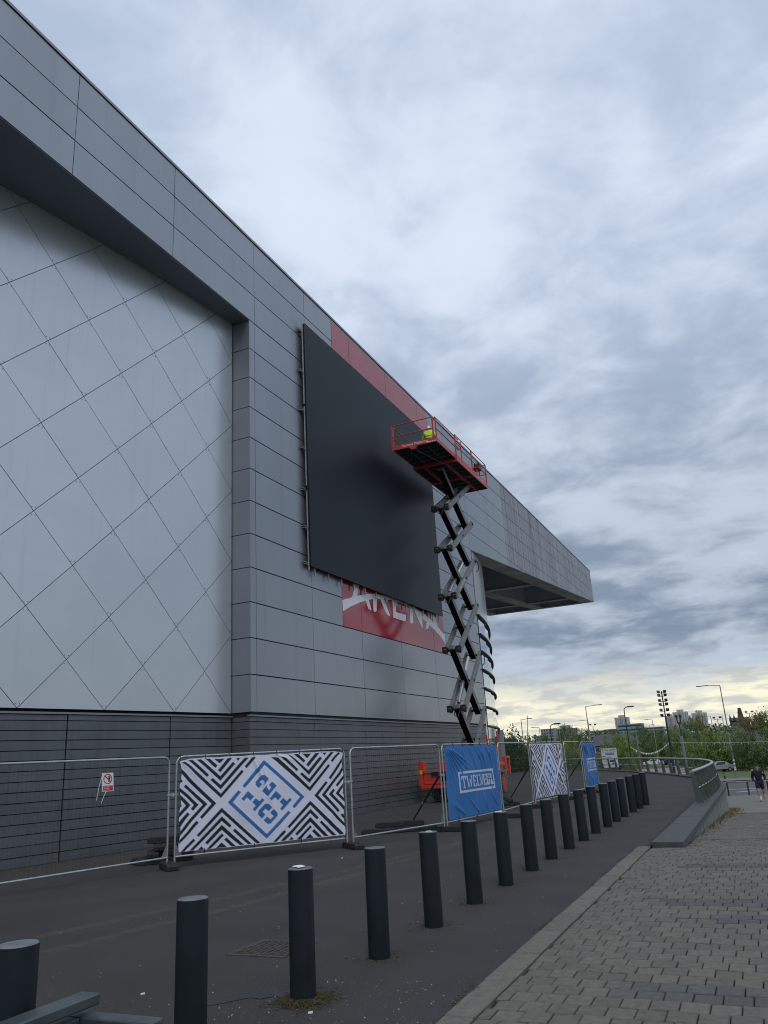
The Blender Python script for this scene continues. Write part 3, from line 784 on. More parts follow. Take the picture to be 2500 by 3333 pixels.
for i, (x, y, z, r, w) in enumerate([(-9.05, 18.75, 0, 15, 'lowest and leftmost'), (-8.75, 19.0, 0, 20, 'second from left'), (-8.45, 19.25, 0, 12, 'third from left'), (-8.1, 19.5, 0, 25, 'nearest the blue banner'),
                                  (-8.85, 19.15, .125, 18, 'on top of the left end'), (-8.45, 19.5, .125, 22, 'on top of the right end')]):
    foot(x, y, z, rad(r), 'spare rubber block in the low heap, ' + w, gp)
foot(-8.75, 27.4, 0, rad(10), 'spare rubber block flat under the leaning one by the lift wheel', gp)
foot(-8.25, 27.0, .30, rad(-18), 'spare rubber block leaning steeply before the lift wheel', gp, ry=rad(26))
foot(-8.9, 27.1, .0, rad(80), 'spare rubber block lying crosswise beside the heap by the lift wheel', gp)
foot(-8.3, 27.9, .0, rad(5), 'spare rubber block lying behind the heap in front of the lift wheel', gp)

# ------------------------------------------------------------------ printed cloth banners
MAZE_BLACK=[[(5,28),(24,19),(233,414),(355,164),(368,184),(233,462)],[(374,125),(385,151),(444,27),(420,25)],[(45,17),(70,17),(164,199),(152,221)],[(185,234),(231,317),(374,22),(400,24),(232,367),(172,255)],[(91,15),(117,17),(229,220),(303,67),(317,91),(230,272)],[(320,23),(334,57),(348,22)],[(142,17),(169,17),(213,99),(200,126)],[(215,153),(229,178),(298,25),(271,23)],[(192,19),(254,22),(225,75)],[(-10,96),(207,515),(127,672),(115,649),(180,515),(-11,145)],[(96,684),(110,707),(3,914),(0,874)],[(-14,192),(13,250),(2,272),(-15,238)],[(33,288),(157,515),(0,829),(-3,785),(131,517),(22,309)],[(-15,289),(108,515),(77,578),(63,553),(81,515),(-16,332)],[(46,586),(60,610),(-1,742),(-3,687)],[(-11,379),(60,514),(-5,651),(-5,596),(32,514),(-10,431)],[(-9,482),(9,512),(-6,542)],[(237,568),(465,990),(443,993),(238,617),(110,859),(99,837)],[(81,870),(93,893),(31,999),(11,999)],[(239,661),(295,769),(285,791),(239,710),(82,998),(59,998)],[(316,806),(303,826),(391,992),(416,994)],[(239,752),(371,995),(344,993),(239,806),(160,950),(147,925)],[(127,960),(141,992),(136,1001),(106,999)],[(240,844),(253,868),(181,997),(156,1000)],[(268,893),(254,914),(297,996),(322,998)],[(239,942),(271,998),(209,999)],[(534,31),(580,46),(775,412),(900,156),(912,177),(776,461)],[(918,117),(930,139),(983,21),(972,1)],[(593,33),(624,44),(704,197),(694,220)],[(727,234),(773,316),(918,9),(942,7),(774,365),(714,255)],[(635,-1),(666,33),(768,217),(846,59),(860,83),(771,271)],[(677,14),(706,14),(751,98),(741,125)],[(755,149),(769,175),(845,14),(816,14)],[(731,12),(791,12),(764,72)],[(863,16),(893,12),(877,48)],[(881,355),(893,376),(828,514),(1006,870),(1001,908),(803,515)],[(900,319),(912,342),(1005,130),(1004,85)],[(1007,182),(1007,229),(876,512),(969,711),(957,733),(851,513)],[(989,747),(977,766),(1008,823),(1010,778)],[(947,409),(959,434),(1008,328),(1008,282)],[(929,448),(942,471),(923,510),(1008,684),(1008,730),(897,512)],[(1008,382),(1008,428),(970,508),(1010,589),(1009,638),(945,507)],[(993,509),(1007,481),(1006,532)],[(776,570),(993,986),(964,993),(776,620),(640,861),(629,838)],[(607,873),(620,895),(561,996),(540,993)],[(776,663),(828,770),(816,793),(774,712),(612,995),(586,993)],[(845,805),(833,825),(914,995),(940,993)],[(774,755),(890,994),(863,991),(772,810),(688,952),(676,927)],[(654,962),(666,981),(661,996),(634,995)],[(772,848),(783,869),(709,999),(683,998)],[(797,895),(783,919),(820,992),(847,995)],[(769,946),(793,996),(738,998)]]
MAZE_BLUE=[[(491,64),(740,518),(676,642),(662,616),(712,517),(495,122),(373,370),(358,345)],[(334,389),(349,414),(301,518),(503,899),(636,663),(652,687),(502,951),(272,517)],[(474,237),(493,236),(519,285),(487,356),(490,335),(488,314),(477,286),(463,314),(477,344),(457,384),(438,348),(438,308)],[(538,318),(566,370),(510,482),(475,418),(510,345),(504,379),(517,415),(532,385),(518,354)],[(391,407),(427,472),(405,515),(384,477),(365,514),(351,487)],[(561,426),(596,493),(574,537),(554,500),(533,534),(520,508)],[(437,492),(459,530),(477,497),(490,521),(431,638),(418,613),(437,574),(415,533)],[(606,512),(628,553),(648,516),(660,542),(598,657),(585,633),(605,596),(583,555)],[(493,563),(513,563),(536,610),(516,650),(496,620),(477,648),(495,683),(475,725),(451,677),(453,637)],[(545,629),(569,676),(568,711),(526,789),(508,788),(484,745),(505,705),(526,742),(545,708),(524,667)]]
TWELVE=[[(205,369),(260,369),(263,400),(228,401),(233,633),(829,633),(830,664),(212,666)],[(289,369),(879,365),(895,665),(848,665),(848,633),(877,631),(863,399),(290,400)],[(251,436),(330,434),(328,482),(317,483),(309,453),(295,453),(302,586),(317,589),(317,603),(276,602),(275,587),(288,587),(281,455),(268,456),(263,484),(253,485)],[(332,441),(366,439),(367,450),(359,451),(380,574),(402,478),(410,477),(425,570),(429,451),(417,451),(417,439),(444,438),(428,598),(416,599),(398,507),(381,600),(367,601),(343,450),(333,451)],[(453,434),(512,435),(518,476),(504,476),(502,451),(475,451),(480,504),(509,506),(510,522),(481,521),(485,583),(515,582),(515,557),(529,556),(527,598),(466,598),(466,585),(461,449)],[(527,434),(561,433),(561,447),(550,448),(563,583),(587,581),(591,553),(603,555),(601,595),(537,597),(537,582),(545,582),(535,449)],[(582,437),(616,436),(616,447),(608,449),(635,558),(648,450),(639,450),(639,438),(665,437),(661,449),(641,595),(629,596),(596,450),(582,450)],[(669,434),(723,433),(724,483),(711,484),(711,451),(688,451),(690,506),(725,505),(727,523),(695,524),(699,582),(724,580),(725,553),(736,555),(737,599),(681,599)],[(745,435),(781,433),(791,444),(793,504),(773,505),(771,451),(756,452),(759,506),(736,506),(730,452)],[(738,522),(760,521),(763,573),(776,572),(775,521),(795,520),(798,578),(783,599),(751,598),(739,581)],[(801,438),(836,434),(840,504),(819,504),(816,457),(803,458)],[(821,522),(842,521),(855,575),(868,574),(868,597),(806,599),(806,577),(825,577)]]

def cloth(name, label, a, b_, inset_l, inset_r, z0, z1, layers, base, folds, nu, nv, off=.035, group=None, sag=.012, ties=6, pull=(0, 0)):
    A, B = Vector((*JN[a], 0)), Vector((*JN[b_], 0)); d = (B-A).normalized()
    n = Vector((d.y, -d.x, 0))
    A = A+d*inset_l; B = B-d*inset_r; L = (B-A).length
    U, V = np.meshgrid(np.linspace(0, 1, nu), np.linspace(0, 1, nv))
    H = np.zeros_like(U)
    asp = L/(z1-z0)
    for (u0, v0), (u1, v1), amp, w in folds:
        dx, dy = (u1-u0)*asp, v1-v0; l = math.hypot(dx, dy)
        px, py = (U-u0)*asp, V-v0
        t = (px*dx+py*dy)/l/l; s = (-px*dy+py*dx)/l
        ww = w*(.35+np.clip(t, 0, 1)*1.2)
        H += amp*np.exp(-(s/ww)**2)*np.clip(t*6, 0, 1)*np.clip((1-t)*2.2, 0, 1)
    H += .010*np.sin(U*9+V*3)*np.sin(V*7+1)+.018*np.sin(np.pi*U)*np.sin(np.pi*V)
    tie = np.abs(np.sin(np.pi*U*ties))
    top = sag*tie*np.clip(1-V*9, 0, 1); bot = sag*.6*tie*np.clip(1-(1-V)*9, 0, 1)
    sideL = pull[0]*np.sin(V*np.pi*3.2)**2*np.clip(1-U*12, 0, 1); sideR = pull[1]*np.sin(V*np.pi*3.2)**2*np.clip(1-(1-U)*12, 0, 1)
    cut = .05*np.clip(1-U*18, 0, 1)*np.clip(1-V*12, 0, 1)+.05*np.clip(1-(1-U)*18, 0, 1)*np.clip(1-V*12, 0, 1)
    Zz = z1-(z1-z0)*V-top+bot-cut
    Uu = U*L+sideL-sideR
    PX = A.x+d.x*Uu+n.x*(off+H); PY = A.y+d.y*Uu+n.y*(off+H)
    col = np.empty((nv*nu, 4)); col[:] = (*base, 1)
    uf, vf = U.ravel(), V.ravel()
    acc = np.zeros((nv*nu, 3)); offs = [(-.25, -.25), (.25, -.25), (-.25, .25), (.25, .25)]
    for ox, oy in offs:
        c = np.empty((nv*nu, 3)); c[:] = base
        uu, vv = uf+ox/nu, vf+oy/nv
        for polys, pc in layers:
            ins = np.zeros(nv*nu, bool)
            for p in polys:
                q = np.array(p)/1000.0; x, y = q[:, 0], q[:, 1]
                sel = (uu > x.min()) & (uu < x.max()) & (vv > y.min()) & (vv < y.max())
                if not sel.any(): continue
                us, vs = uu[sel], vv[sel]; r = np.zeros(us.shape, bool); j = len(q)-1
                for i in range(len(q)):
                    cnd = (y[i] > vs) != (y[j] > vs)
                    with np.errstate(divide='ignore', invalid='ignore'):
                        r ^= cnd & (us < (x[j]-x[i])*(vs-y[i])/(y[j]-y[i])+x[i])
                    j = i
                idx = np.where(sel)[0]; ins[idx[r]] = True
            c[ins] = pc
        acc += c
    col[:, :3] = acc/len(offs)
    vs = np.stack([PX.ravel(), PY.ravel(), Zz.ravel()], 1)
    i0 = (np.arange(nv-1)[:, None]*nu+np.arange(nu-1)[None]).ravel()
    fs = np.stack([i0, i0+nu, i0+nu+1, i0+1], 1)
    me = bpy.data.meshes.new(name); me.from_pydata(vs.tolist(), [], fs.tolist())
    ca = me.color_attributes.new('print', 'FLOAT_COLOR', 'POINT'); ca.data.foreach_set('color', col.ravel().astype(np.float32))
    me.polygons.foreach_set('use_smooth', [True]*len(me.polygons)); me.materials.append(M['print'])
    o = thing(name, label, 'banner', tuple(A), group)
    for ov in me.vertices: ov.co = ov.co-A
    ob = bpy.data.objects.new('cloth', me); COL.objects.link(ob); ob.parent = o
    tm = MB()
    for i in range(ties+1):
        q = A+d*(L*i/ties)
        tm.bar(q+Vector((0, 0, 2.045))+n*.02, q+Vector((0, 0, z1-.03))+n*.05, .012, .012, d)
        if i % 2: tm.bar(q+Vector((0, 0, z0+.03))+n*.05, q+Vector((0, 0, z0-.07))+n*.02, .012, .012, d)
    tm.build('cable_ties', M['black'], o)
    return o
WHT = (.70, .71, .83); BLK = (.014, .016, .024); BLU = (.035, .155, .40)
f1 = [((.43, .0), (.60, .9), .022, .03), ((.42, 0), (.50, .38), .016, .018), ((.44, 0), (.53, .33), .014, .014), ((.405, .02), (.50, .5), -.012, .02), ((.62, .98), (.70, .8), .014, .02), ((.60, .98), (.62, .72), .01, .02),
      ((.56, .0), (.72, .12), .012, .02), ((.02, .02), (.05, .5), .02, .02), ((.0, .02), (.12, .25), .015, .03), ((.985, .03), (.96, .45), .015, .02), ((.30, .55), (.5, .95), .012, .05), ((.1, .95), (.17, .6), .012, .03), ((.85, .97), (.93, .7), .012, .03)]
cloth('maze_banner', 'large white banner with black maze stripes and blue diamond lettering, nearest of the banners', 'B0', 'B1', .06, .05, .27, 1.985, [(MAZE_BLACK, BLK), (MAZE_BLUE, BLU)], WHT, f1, 330, 190, group='banners tied to the fence', ties=7, pull=(.035, .03))
f2 = [((.5, 0), (.55, .8), .018, .04), ((.9, .05), (.8, .8), .03, .05), ((.95, .3), (.85, .98), .035, .04), ((.02, .1), (.1, .6), .02, .03), ((.75, .6), (.98, .95), -.025, .05)]
cloth('maze_banner', 'second black and white maze banner further along the fence, seen at a sharp angle', 'F0', 'F1', .03, .05, .27, 1.985, [(MAZE_BLACK, BLK), (MAZE_BLUE, BLU)], WHT, f2, 330, 190, group='banners tied to the fence', ties=6, pull=(.03, .08))
fb = []
for k in range(7): fb.append(((.01+.01*k, .02), (.10+.065*k, .62-.05*k), .022, .016))
for x, e in ((.30, .40), (.47, .62), (.58, .78), (.64, .86), (.78, 1.0), (.90, 1.02)): fb.append(((x, .01), (e, .45+.3*(x > .4)), .024, .018)); fb.append(((x-.04, .01), (e-.1, .28), .016, .014))
fb += [((.55, 1), (.35, .72), .022, .02), ((.5, 1), (.52, .7), .018, .02), ((.3, .98), (.05, .75), .02, .03), ((.93, .95), (.78, .66), .02, .02), ((.72, .98), (.63, .7), .016, .02)]
BB = (.040, .175, .46)
cloth('blue_banner', 'nearer blue banner with white TWELVE01 lettering in a frame', 'D0', 'D1', .05, .05, .24, 1.985, [(TWELVE, (.62, .65, .72))], BB, fb, 320, 220, group='banners tied to the fence', ties=6, pull=(.02, .02))
cloth('blue_banner', 'far blue banner with white TWELVE01 lettering, last on the fence', 'H0', 'H1', .0, .12, .24, 1.985, [(TWELVE, (.62, .65, .72))], BB, fb[3:], 320, 220, group='banners tied to the fence', ties=6, pull=(.08, .03))

# prohibition sign tied to the first panel
dA = (Vector((*JN['A1'], 0))-Vector((*JN['A0'], 0))).normalized(); nA = Vector((dA.y, -dA.x, 0))
c0 = Vector((*JN['A0'], 0))
sg = thing('prohibition_sign', 'small white sign with red prohibition circle and hand tied to bare fence panel', 'sign', tuple(c0+Vector((0, 0, 1.47))))
tl = Vector((0, 0, 1)); base_p = c0+dA*2.2+nA*.035
xd = dA; yd = (Vector((0, 0, 1))-dA*.07).normalized(); W2, H2 = .115, .160
ctr = base_p+Vector((0, 0, 1.63))
MB().obox(ctr, xd*W2, yd*H2, nA*.004).build('board', M['white'], sg)
def ringpts(c, r0, r1, n, off):
    f = []; v = []
    for k in range(n):
        a = 2*math.pi*k/n
        for r in (r0, r1): v.append(c+xd*(r*math.cos(a))+yd*(r*math.sin(a))+nA*off)
    for k in range(n): f.append((2*k, 2*k+1, (2*k+3) % (2*n), (2*k+2) % (2*n)))
    return v, f
rc = ctr+yd*.055
m = MB(); m.add(*ringpts(rc, .072, .090, 28, .0055)); m.bar(rc+xd*-.055+yd*.055+nA*.0075, rc+xd*.055-yd*.055+nA*.0075, .018, .001, nA); m.build('prohibition_ring', M['signred'], sg)
m = MB(); hc = rc+xd*.028+yd*.01+nA*.0058
m.obox(hc-yd*.02, xd*.018, yd*.022, nA*.0004)
for k, (fx, fl) in enumerate(((-.014, .042), (-.005, .05), (.004, .048), (.013, .038))): m.obox(hc+xd*fx+yd*(fl*.5), xd*.0034, yd*fl*.5, nA*.0004)
m.bar(hc+xd*.014-yd*.01, hc+xd*.034+yd*.018, .007, .0008, nA); m.bar(hc-yd*.035, hc-xd*.012-yd*.06, .022, .0008, nA)
m.build('hand_symbol', M['printblk'], sg)
MB().obox(ctr-yd*.105+nA*.005, xd*.10, yd*.045, nA*.0008).build('text_block', M['signred'], sg)
for k, tx in enumerate(('No unauthorised', 'persons allowed', 'beyond this point')):
    text(tx, .025, ctr-yd*(.088+.027*k)+nA*.0065, xd, yd, M['white'], sg, align='CENTER', depth=.0003)
for sx, ln in ((-.11, .42), (-.03, .2)):
    p = ctr+xd*sx+yd*(.12 if ln > .3 else -.155); MB().tube([p, p-xd*.05-Vector((0, 0, ln*.45)), p-xd*.09-Vector((0, 0, ln))], .005, 5).build('tie_tail', M['white'], sg)

# ------------------------------------------------------------------ bollards
bol = thing('bollard', 'x', 'bollard', (0, 0, 0), 'row of dark steel bollards along the kerb')
m = MB(); m.lathe([(.1, -.05), (.1, .925), (.0985, .932)], n=36); m.build('post', M['bollard'], bol, smooth=True)
m = MB(); m.lathe([(.0985, .9325), (.094, .938), (.05, .941), (.0, .9415)], n=36); m.build('top_cap', M['bolltop'], bol, smooth=True)
ORD = ['first and nearest', 'second', 'third', 'fourth', 'fifth', 'sixth', 'seventh', 'eighth', 'ninth', 'tenth', 'eleventh', 'twelfth', 'thirteenth', 'fourteenth', 'fifteenth', 'sixteenth', 'seventeenth', 'eighteenth and farthest']
YBOL = [3.15, 4.50, 5.857, 7.212, 8.563, 9.919, 11.273, 12.632, 13.944, 15.314, 16.638, 17.991, 19.375, 20.668, 21.974, 23.431, 24.786, 26.109]
dropped = {2: 1, 4: .4, 6: .8}
for i, yb in enumerate(YBOL):
    o = bol if i == 0 else copy_tree(bol)
    o.location = (-3.51+R_.uniform(-.012, .012), yb, R_.uniform(-.008, .008)); o.rotation_euler = (R_.uniform(-.006, .006), R_.uniform(-.006, .006), R_.uniform(0, 6))
    o['label'] = f'dark steel bollard, {ORD[i]} counted from the perch rail'
    if i in dropped: o['label'] = f'{ORD[i]} bollard from the perch rail, with white droppings on top'
for i, s in dropped.items():
    m = MB()
    for k in range(int(7*s)+2):
        a = R_.uniform(0, 6.28); r = R_.uniform(0, .06); w = R_.uniform(.012, .03)
        c = (-3.51+r*math.cos(a), YBOL[i]+r*math.sin(a), .9425)
        m.lathe([(w, 0), (w*.7, .004), (0, .006)], c, 9)
    tag(m.build('bird_dropping', M['dropping']), f'white bird droppings on top of the {ORD[i]} bollard', 'droppings', None, 'stuff')
# moss, grit and leaves round the feet
def scatter(name, mt, pts, label, cat, sizes, flat=.35, n=None):
    m = MB()
    for x, y, z in pts:
        s = R_.uniform(*sizes); a = R_.uniform(0, 6.28); ax = Vector((math.cos(a), math.sin(a), R_.uniform(-.4, .4)))*s
        ay = Vector((-math.sin(a), math.cos(a), R_.uniform(-.4, .4)))*s*R_.uniform(.4, .9); az = Vector((0, 0, s*flat))
        c = Vector((x, y, z+s*flat*.6)); m.add([c+ax, c+ay, c-ax, c-ay, c+az], [(0, 1, 4), (1, 2, 4), (2, 3, 4), (3, 0, 4)])
    return tag(m.build(name, mt), label, cat, None, 'stuff')
pm, pg = [], []
for i, yb in enumerate(YBOL):
    dens = 1.0 if i in (2,) else .32 if i < 8 else .16
    for k in range(int((1700 if i == 2 else 120)*dens)):
        a = R_.uniform(0, 6.28); r = .105+abs(R_.gauss(0, (.055 if i != 2 else .065)))*(1.25 if math.cos(a) > .3 else .8)
        pm.append((-3.51+r*math.cos(a), yb+r*math.sin(a), max(0, .03-(r-.1)*.25) if i == 2 else .002))
    for k in range(int(200*dens)+14):
        a = R_.uniform(0, 6.28); r = .11+abs(R_.gauss(0, .11)); pg.append((-3.51+r*math.cos(a), yb+r*math.sin(a), .001))
for k in range(900):                      # along the kerb edge
    y = R_.uniform(4, 15.5)
    if math.sin(y*2.3)+math.sin(y*5.1+1) > .55: pg.append((-2.36+R_.gauss(0, .022), y, .003))
for k in range(700):                      # gutter by the low wall
    y = R_.uniform(15.6, 25); pg.append((-2.17+R_.gauss(0, .05), y, .004))
scatter('moss', M['moss'], pm, 'olive moss clumped round the bollard feet', 'moss', (.004, .012), .7)
scatter('grit', M['grit'], pg, 'dead leaves and grit along the kerb and bollards', 'debris', (.006, .018), .3)
pl = [(R_.uniform(-8, -2.4), R_.uniform(4.2, 20), .001) for _ in range(420)]+[(R_.uniform(-4.2, -2.5), R_.uniform(4.6, 6.5), .001) for _ in range(120)]
scatter('stone_chips', M['litter'], pl, 'tiny pale chips strewn over the asphalt', 'chips', (.003, .009), .3)
for k, (x, y, lab) in enumerate(((-4.95, 5.72, 'left of the third bollard'), (-3.30, 5.60, 'in front of the moss at the third bollard'), (-7.6, 14.2, 'near the rubber block right of the maze banner'))):
    m = MB(); m.obox((x, y, .006), (.016, .006, .002), (-.003, .007, .003), (0, 0, .003)); tag(m.build('litter', M['litter']), 'scrap of pale litter lying ' + lab, 'litter', 'pale scraps on the asphalt')
# wet crack beside third bollard
m = MB(); pc = [(-4.30, 5.50), (-4.20, 5.70), (-4.12, 5.86), (-4.0, 5.98), (-3.92, 6.12), (-3.84, 6.04), (-3.74, 6.10), (-3.62, 6.02), (-3.60, 5.92), (-3.72, 5.88), (-3.80, 5.92), (-3.88, 5.82), (-3.98, 5.84), (-4.08, 5.70), (-4.16, 5.60)]
pts = []
for i, (x, y) in enumerate(pc): pts.append((x, y, .004))
m.add(pts, [tuple(range(len(pts)))]); tag(m.build('patch', mat('wet_tar', (.012, .012, .013), .3, 0, .3, 20)), 'dark tar patch leading to the third bollard', None, None, 'structure')
# drain cover
mc = thing('drain_cover', 'square patterned iron drain cover left of third bollard', 'drain cover', (-4.75, 7.35, 0))
MB().box(-5.05, -4.45, 7.06, 7.66, .001, .006).build('plate', M['iron'], mc)
m = MB()
for i in range(10):
    for j in range(10):
        x, y = -5.02+i*.06, 7.09+j*.056
        if (i+j) % 2: m.box(x, x+.05, y, y+.018, .006, .014)
        else: m.box(x+.016, x+.034, y-.012, y+.04, .006, .014)
tag(m.build('tread_bars', M['iron'], mc), None, None, None, 'stuff')
m = MB()
for x0, x1, y0, y1 in ((-5.08, -5.05, 7.03, 7.69), (-4.45, -4.42, 7.03, 7.69), (-5.05, -4.45, 7.03, 7.06), (-5.05, -4.45, 7.66, 7.69)): m.box(x0, x1, y0, y1, .001, .009)
m.build('frame', M['iron'], mc)

# ------------------------------------------------------------------ low steel bench in the near corner
bn = thing('perch_rail', 'low dark steel perch rail frame in the near left corner', 'perch rail', (-3.2, 2.6, 0))
MB().box(-3.285, -3.16, .2, 3.35, .65, .70).build('rail', M['benchm'], bn, bevel=.007)
MB().box(-3.27, -2.765, 3.245, 3.345, .57, .62).build('arm', M['benchm'], bn, bevel=.006)
MB().box(-3.27, -3.18, .3, 3.243, .57, .62).build('side_rail', M['benchm'], bn, bevel=.006)
MB().box(-3.265, -3.18, 2.93, 3.02, .62, .652).build('spacer', M['bollard'], bn)
for x0, y0 in ((-3.265, 2.93), (-3.265, .6), (-2.87, 3.25)): MB().box(x0, x0+.085, y0, y0+.09, 0, .569).build('leg', M['bollard'], bn)

# ------------------------------------------------------------------ low wall and guard railing
lw = thing('retaining_wall', 'low block wall with flat stone coping between forecourt and sloping pavement', 'wall', (-1.8, 16, 0))
ES = resample(EDGE_S, .25)
def nrm_at(i):
    d = (ES[min(i+1, len(ES)-1)]-ES[max(i-1, 0)]).normalized(); return Vector((d.y, -d.x, 0)), d
ncs = 7
for i0 in range(0, len(ES)-1, ncs):
    i1 = min(i0+ncs, len(ES)-1)
    tp, bt = [], []
    L_, R2 = [], []
    for i in range(i0, i1+1):
        n, d = nrm_at(i); g = .006*(1 if i == i0 else -1 if i == i1 else 0)
        L_.append(ES[i]-n*.27+d*g); R2.append(ES[i]+n*.27+d*g)
    if i0 == 0: R2[0] = R2[0]+Vector((0, -.12, 0))
    poly = L_+R2[::-1]; h = R_.uniform(-.003, .003)
    MB().prism([p+Vector((0, 0, .065+h)) for p in poly], [p+Vector((0, 0, -.045)) for p in poly]).build('coping_stone', M['copingst'], lw)
wb = MB()
for i in range(0, len(ES)-2, 2):
    n, d = nrm_at(i); n2, d2 = nrm_at(i+2); z0, z1 = min(-.15, gz(ES[i].y)-.3), min(-.15, gz(ES[i+2].y)-.3)
    a, c = ES[i], ES[i+2]
    q = [a-n*.2, c-n2*.2, c+n2*.19, a+n*.19]
    wb.add([(q[0].x, q[0].y, z0), (q[1].x, q[1].y, z1), (q[2].x, q[2].y, z1), (q[3].x, q[3].y, z0)]+[(p.x, p.y, -.05) for p in q], [(0,3,2,1),(4,5,6,7),(0,1,5,4),(2,3,7,6)])
wb.build('wall_core', M['bed'], lw)
nb = 0
for row in range(5):
    zt, zb_ = -.05-row*.225, -.05-(row+1)*.225+.012
    for i in range((row % 2), len(ES)-2, 2):
        if ES[i].y > 41: break
        if zt < gz(ES[i].y)-.02: continue
        n, d = nrm_at(i); n2, d2 = nrm_at(i+2)
        a, c = ES[i]+d*.006, ES[i+2]-d2*.006; j = R_.uniform(0, .005)
        MB().prism([a+n*(.213+j)+Vector((0, 0, zt)), c+n2*(.213+j)+Vector((0, 0, zt)), c+n2*(.213+j)+Vector((0, 0, zb_)), a+n*(.213+j)+Vector((0, 0, zb_))],
                   [a+n*.185+Vector((0, 0, zt)), c+n2*.185+Vector((0, 0, zt)), c+n2*.185+Vector((0, 0, zb_)), a+n*.185+Vector((0, 0, zb_))]).build('block', M['concrete'], lw)
# weeds at its foot
pw = []
for i in range(0, len(ES)):
    y = ES[i].y
    if y > 36: break
    n, d = nrm_at(i)
    k = 4 if y < 20 else 9 if y < 29 else 20
    for _ in range(k):
        o = abs(R_.gauss(0, .13 if y < 28 else .2)); p = ES[i]+n*(.25+o)+d*R_.uniform(-.12, .12); pw.append((p.x, p.y, gz(p.y)))
m = MB()
for x, y, z in pw:
    h = R_.uniform(.02, .10 if y > 22 else .04); a = R_.uniform(0, 6.28); w = R_.uniform(.006, .014); lx, ly = R_.gauss(0, h*.7), R_.gauss(0, h*.7)
    m.add([(x-w*math.cos(a), y-w*math.sin(a), z), (x+w*math.cos(a), y+w*math.sin(a), z), (x+lx, y+ly, z+h)], [(0, 1, 2)])
tag(m.build('weeds', M['straw']), 'dry yellow weeds along the foot of the low wall', 'weeds', None, 'stuff')
# railing
rl = thing('guard_railing', 'curved grey-green guard railing with flat leaning posts along the forecourt edge', 'railing', (-2, 25, 0))
RS = smooth_path(RP, 10); rpt = resample(RS, 1.0)
HT = .93
def rn(i):
    d = (rpt[min(i+1, len(rpt)-1)]-rpt[max(i-1, 0)]).normalized(); return Vector((d.y, -d.x, 0)), d
tr, mr_ = [], []
LEAN = -.02
for i, p in enumerate(rpt):
    n, d = rn(i)
    tr.append(p+n*(-.02)+Vector((0, 0, HT))); mr_.append(p+n*.06+Vector((0, 0, .48)))
    if i % (1 if p.y < 33 else 2) == 0:
        q0, q1 = p+n*.08+Vector((0, 0, .09)), p-n*.02+Vector((0, 0, HT-.03))
        wv = .10; th = .016
        MB().prism([q0-n*wv+d*th/2, q0+n*wv+d*th/2, q1+n*.055+d*th/2, q1-n*.055+d*th/2], [q0-n*wv-d*th/2, q0+n*wv-d*th/2, q1+n*.055-d*th/2, q1-n*.055-d*th/2]).build('post', M['rail'], rl)
MB().tube(tr, .045, 12).build('top_rail', M['railtop'], rl, smooth=True)
MB().tube(mr_, .021, 8).build('mid_rail', M['railtop'], rl, smooth=True)
cbm = MB()
for z in (.2, .29, .385, .58, .67, .76, .85):
    cbm.tube([p+Vector((0, 0, z)) for p in (rpt[k]+rn(k)[0]*(.08-.1*z) for k in range(len(rpt)))], .004, 4)
tag(cbm.build('wires', M['rail'], rl), None, None, None, 'stuff')

# ------------------------------------------------------------------ scissor lift
lift = thing('scissor_lift', 'tall raised red and grey scissor lift standing in front of the black screen', 'scissor lift', (-11.45, 34, 0))
rd = M['red']
m = MB(); m.box(-12.55, -11.15, 31.3, 36.9, .55, 1.0); m.build('chassis', rd, lift, bevel=.02)
m = MB(); m.box(-12.72, -10.98, 31.0, 31.12, .66, 1.16); m.box(-12.80, -10.9, 30.9, 31.3, .56, .68); m.box(-12.66, -11.0, 30.96, 31.06, .72, .80); m.build('front_panel', rd, lift, bevel=.01)
for x0, x1, z1 in ((-12.92, -12.68, 1.62), (-12.02, -11.45, 1.56), (-11.1, -10.88, 1.62)):
    MB().box(x0, x1, 31.0, 31.35, .66, z1).build('front_upright', rd, lift, bevel=.012)
MB().box(-12.35, -12.05, 30.95, 31.05, 1.02, 1.18).build('lamp_box', M['black'], lift)
MB().box(-12.86, -12.74, 30.992, 30.998, 1.12, 1.26).build('warning_sticker', M['yellow'], lift)
m = MB(); m.box(-12.7, -10.95, 30.93, 30.97, 1.19, 1.23); m.build('front_bar', rd, lift)
m = MB(); m.box(-11.02, -10.80, 35.15, 35.42, .34, 1.50); m.box(-11.02, -10.84, 35.42, 36.4, 1.22, 1.36); m.box(-11.0, -10.86, 36.55, 36.78, .95, 1.62); m.box(-11.0, -10.84, 36.78, 37.3, 1.5, 1.62); m.box(-11.0, -10.86, 37.12, 37.3, .8, 1.5); m.build('side_frame', rd, lift, bevel=.015)
MB().box(-10.97, -10.86, 35.6, 36.5, .98, 1.05).build('step', M['galvd'], lift)
for y in (32.3, 36.35):
    for x, sgn in ((-10.9, 1), (-12.75, -1)):
        w = MB(); xi = x-sgn*.36
        prof = [(.27, xi), (.40, xi), (.455, xi+sgn*.06), (.455, x-sgn*.06), (.40, x), (.29, x)]
        w.lathe(prof, (0, y, .457), 28, 'X', caps=False)
        for k in range(22):
            a = 2*math.pi*k/22
            for s2 in (0, 1):
                aa = a+s2*.14; c = Vector((xi+sgn*(.1+.18*s2), y+.458*math.cos(aa), .457+.458*math.sin(aa)))
                w.obox(c, (.085, 0, 0), (0, -.02*math.sin(aa), .02*math.cos(aa)), (0, .018*math.cos(aa), .018*math.sin(aa)))
        wo = w.build('wheel', M['tyre'], lift)
        h = MB(); h.lathe([(.30, x-sgn*.005), (.285, x-sgn*.02), (.27, x-sgn*.15), (.12, x-sgn*.17), (.10, x-sgn*.10), (.08, x-sgn*.03)], (0, y, .457), 24, 'X'); h.build('rim', rd, wo, smooth=True)
m = MB()
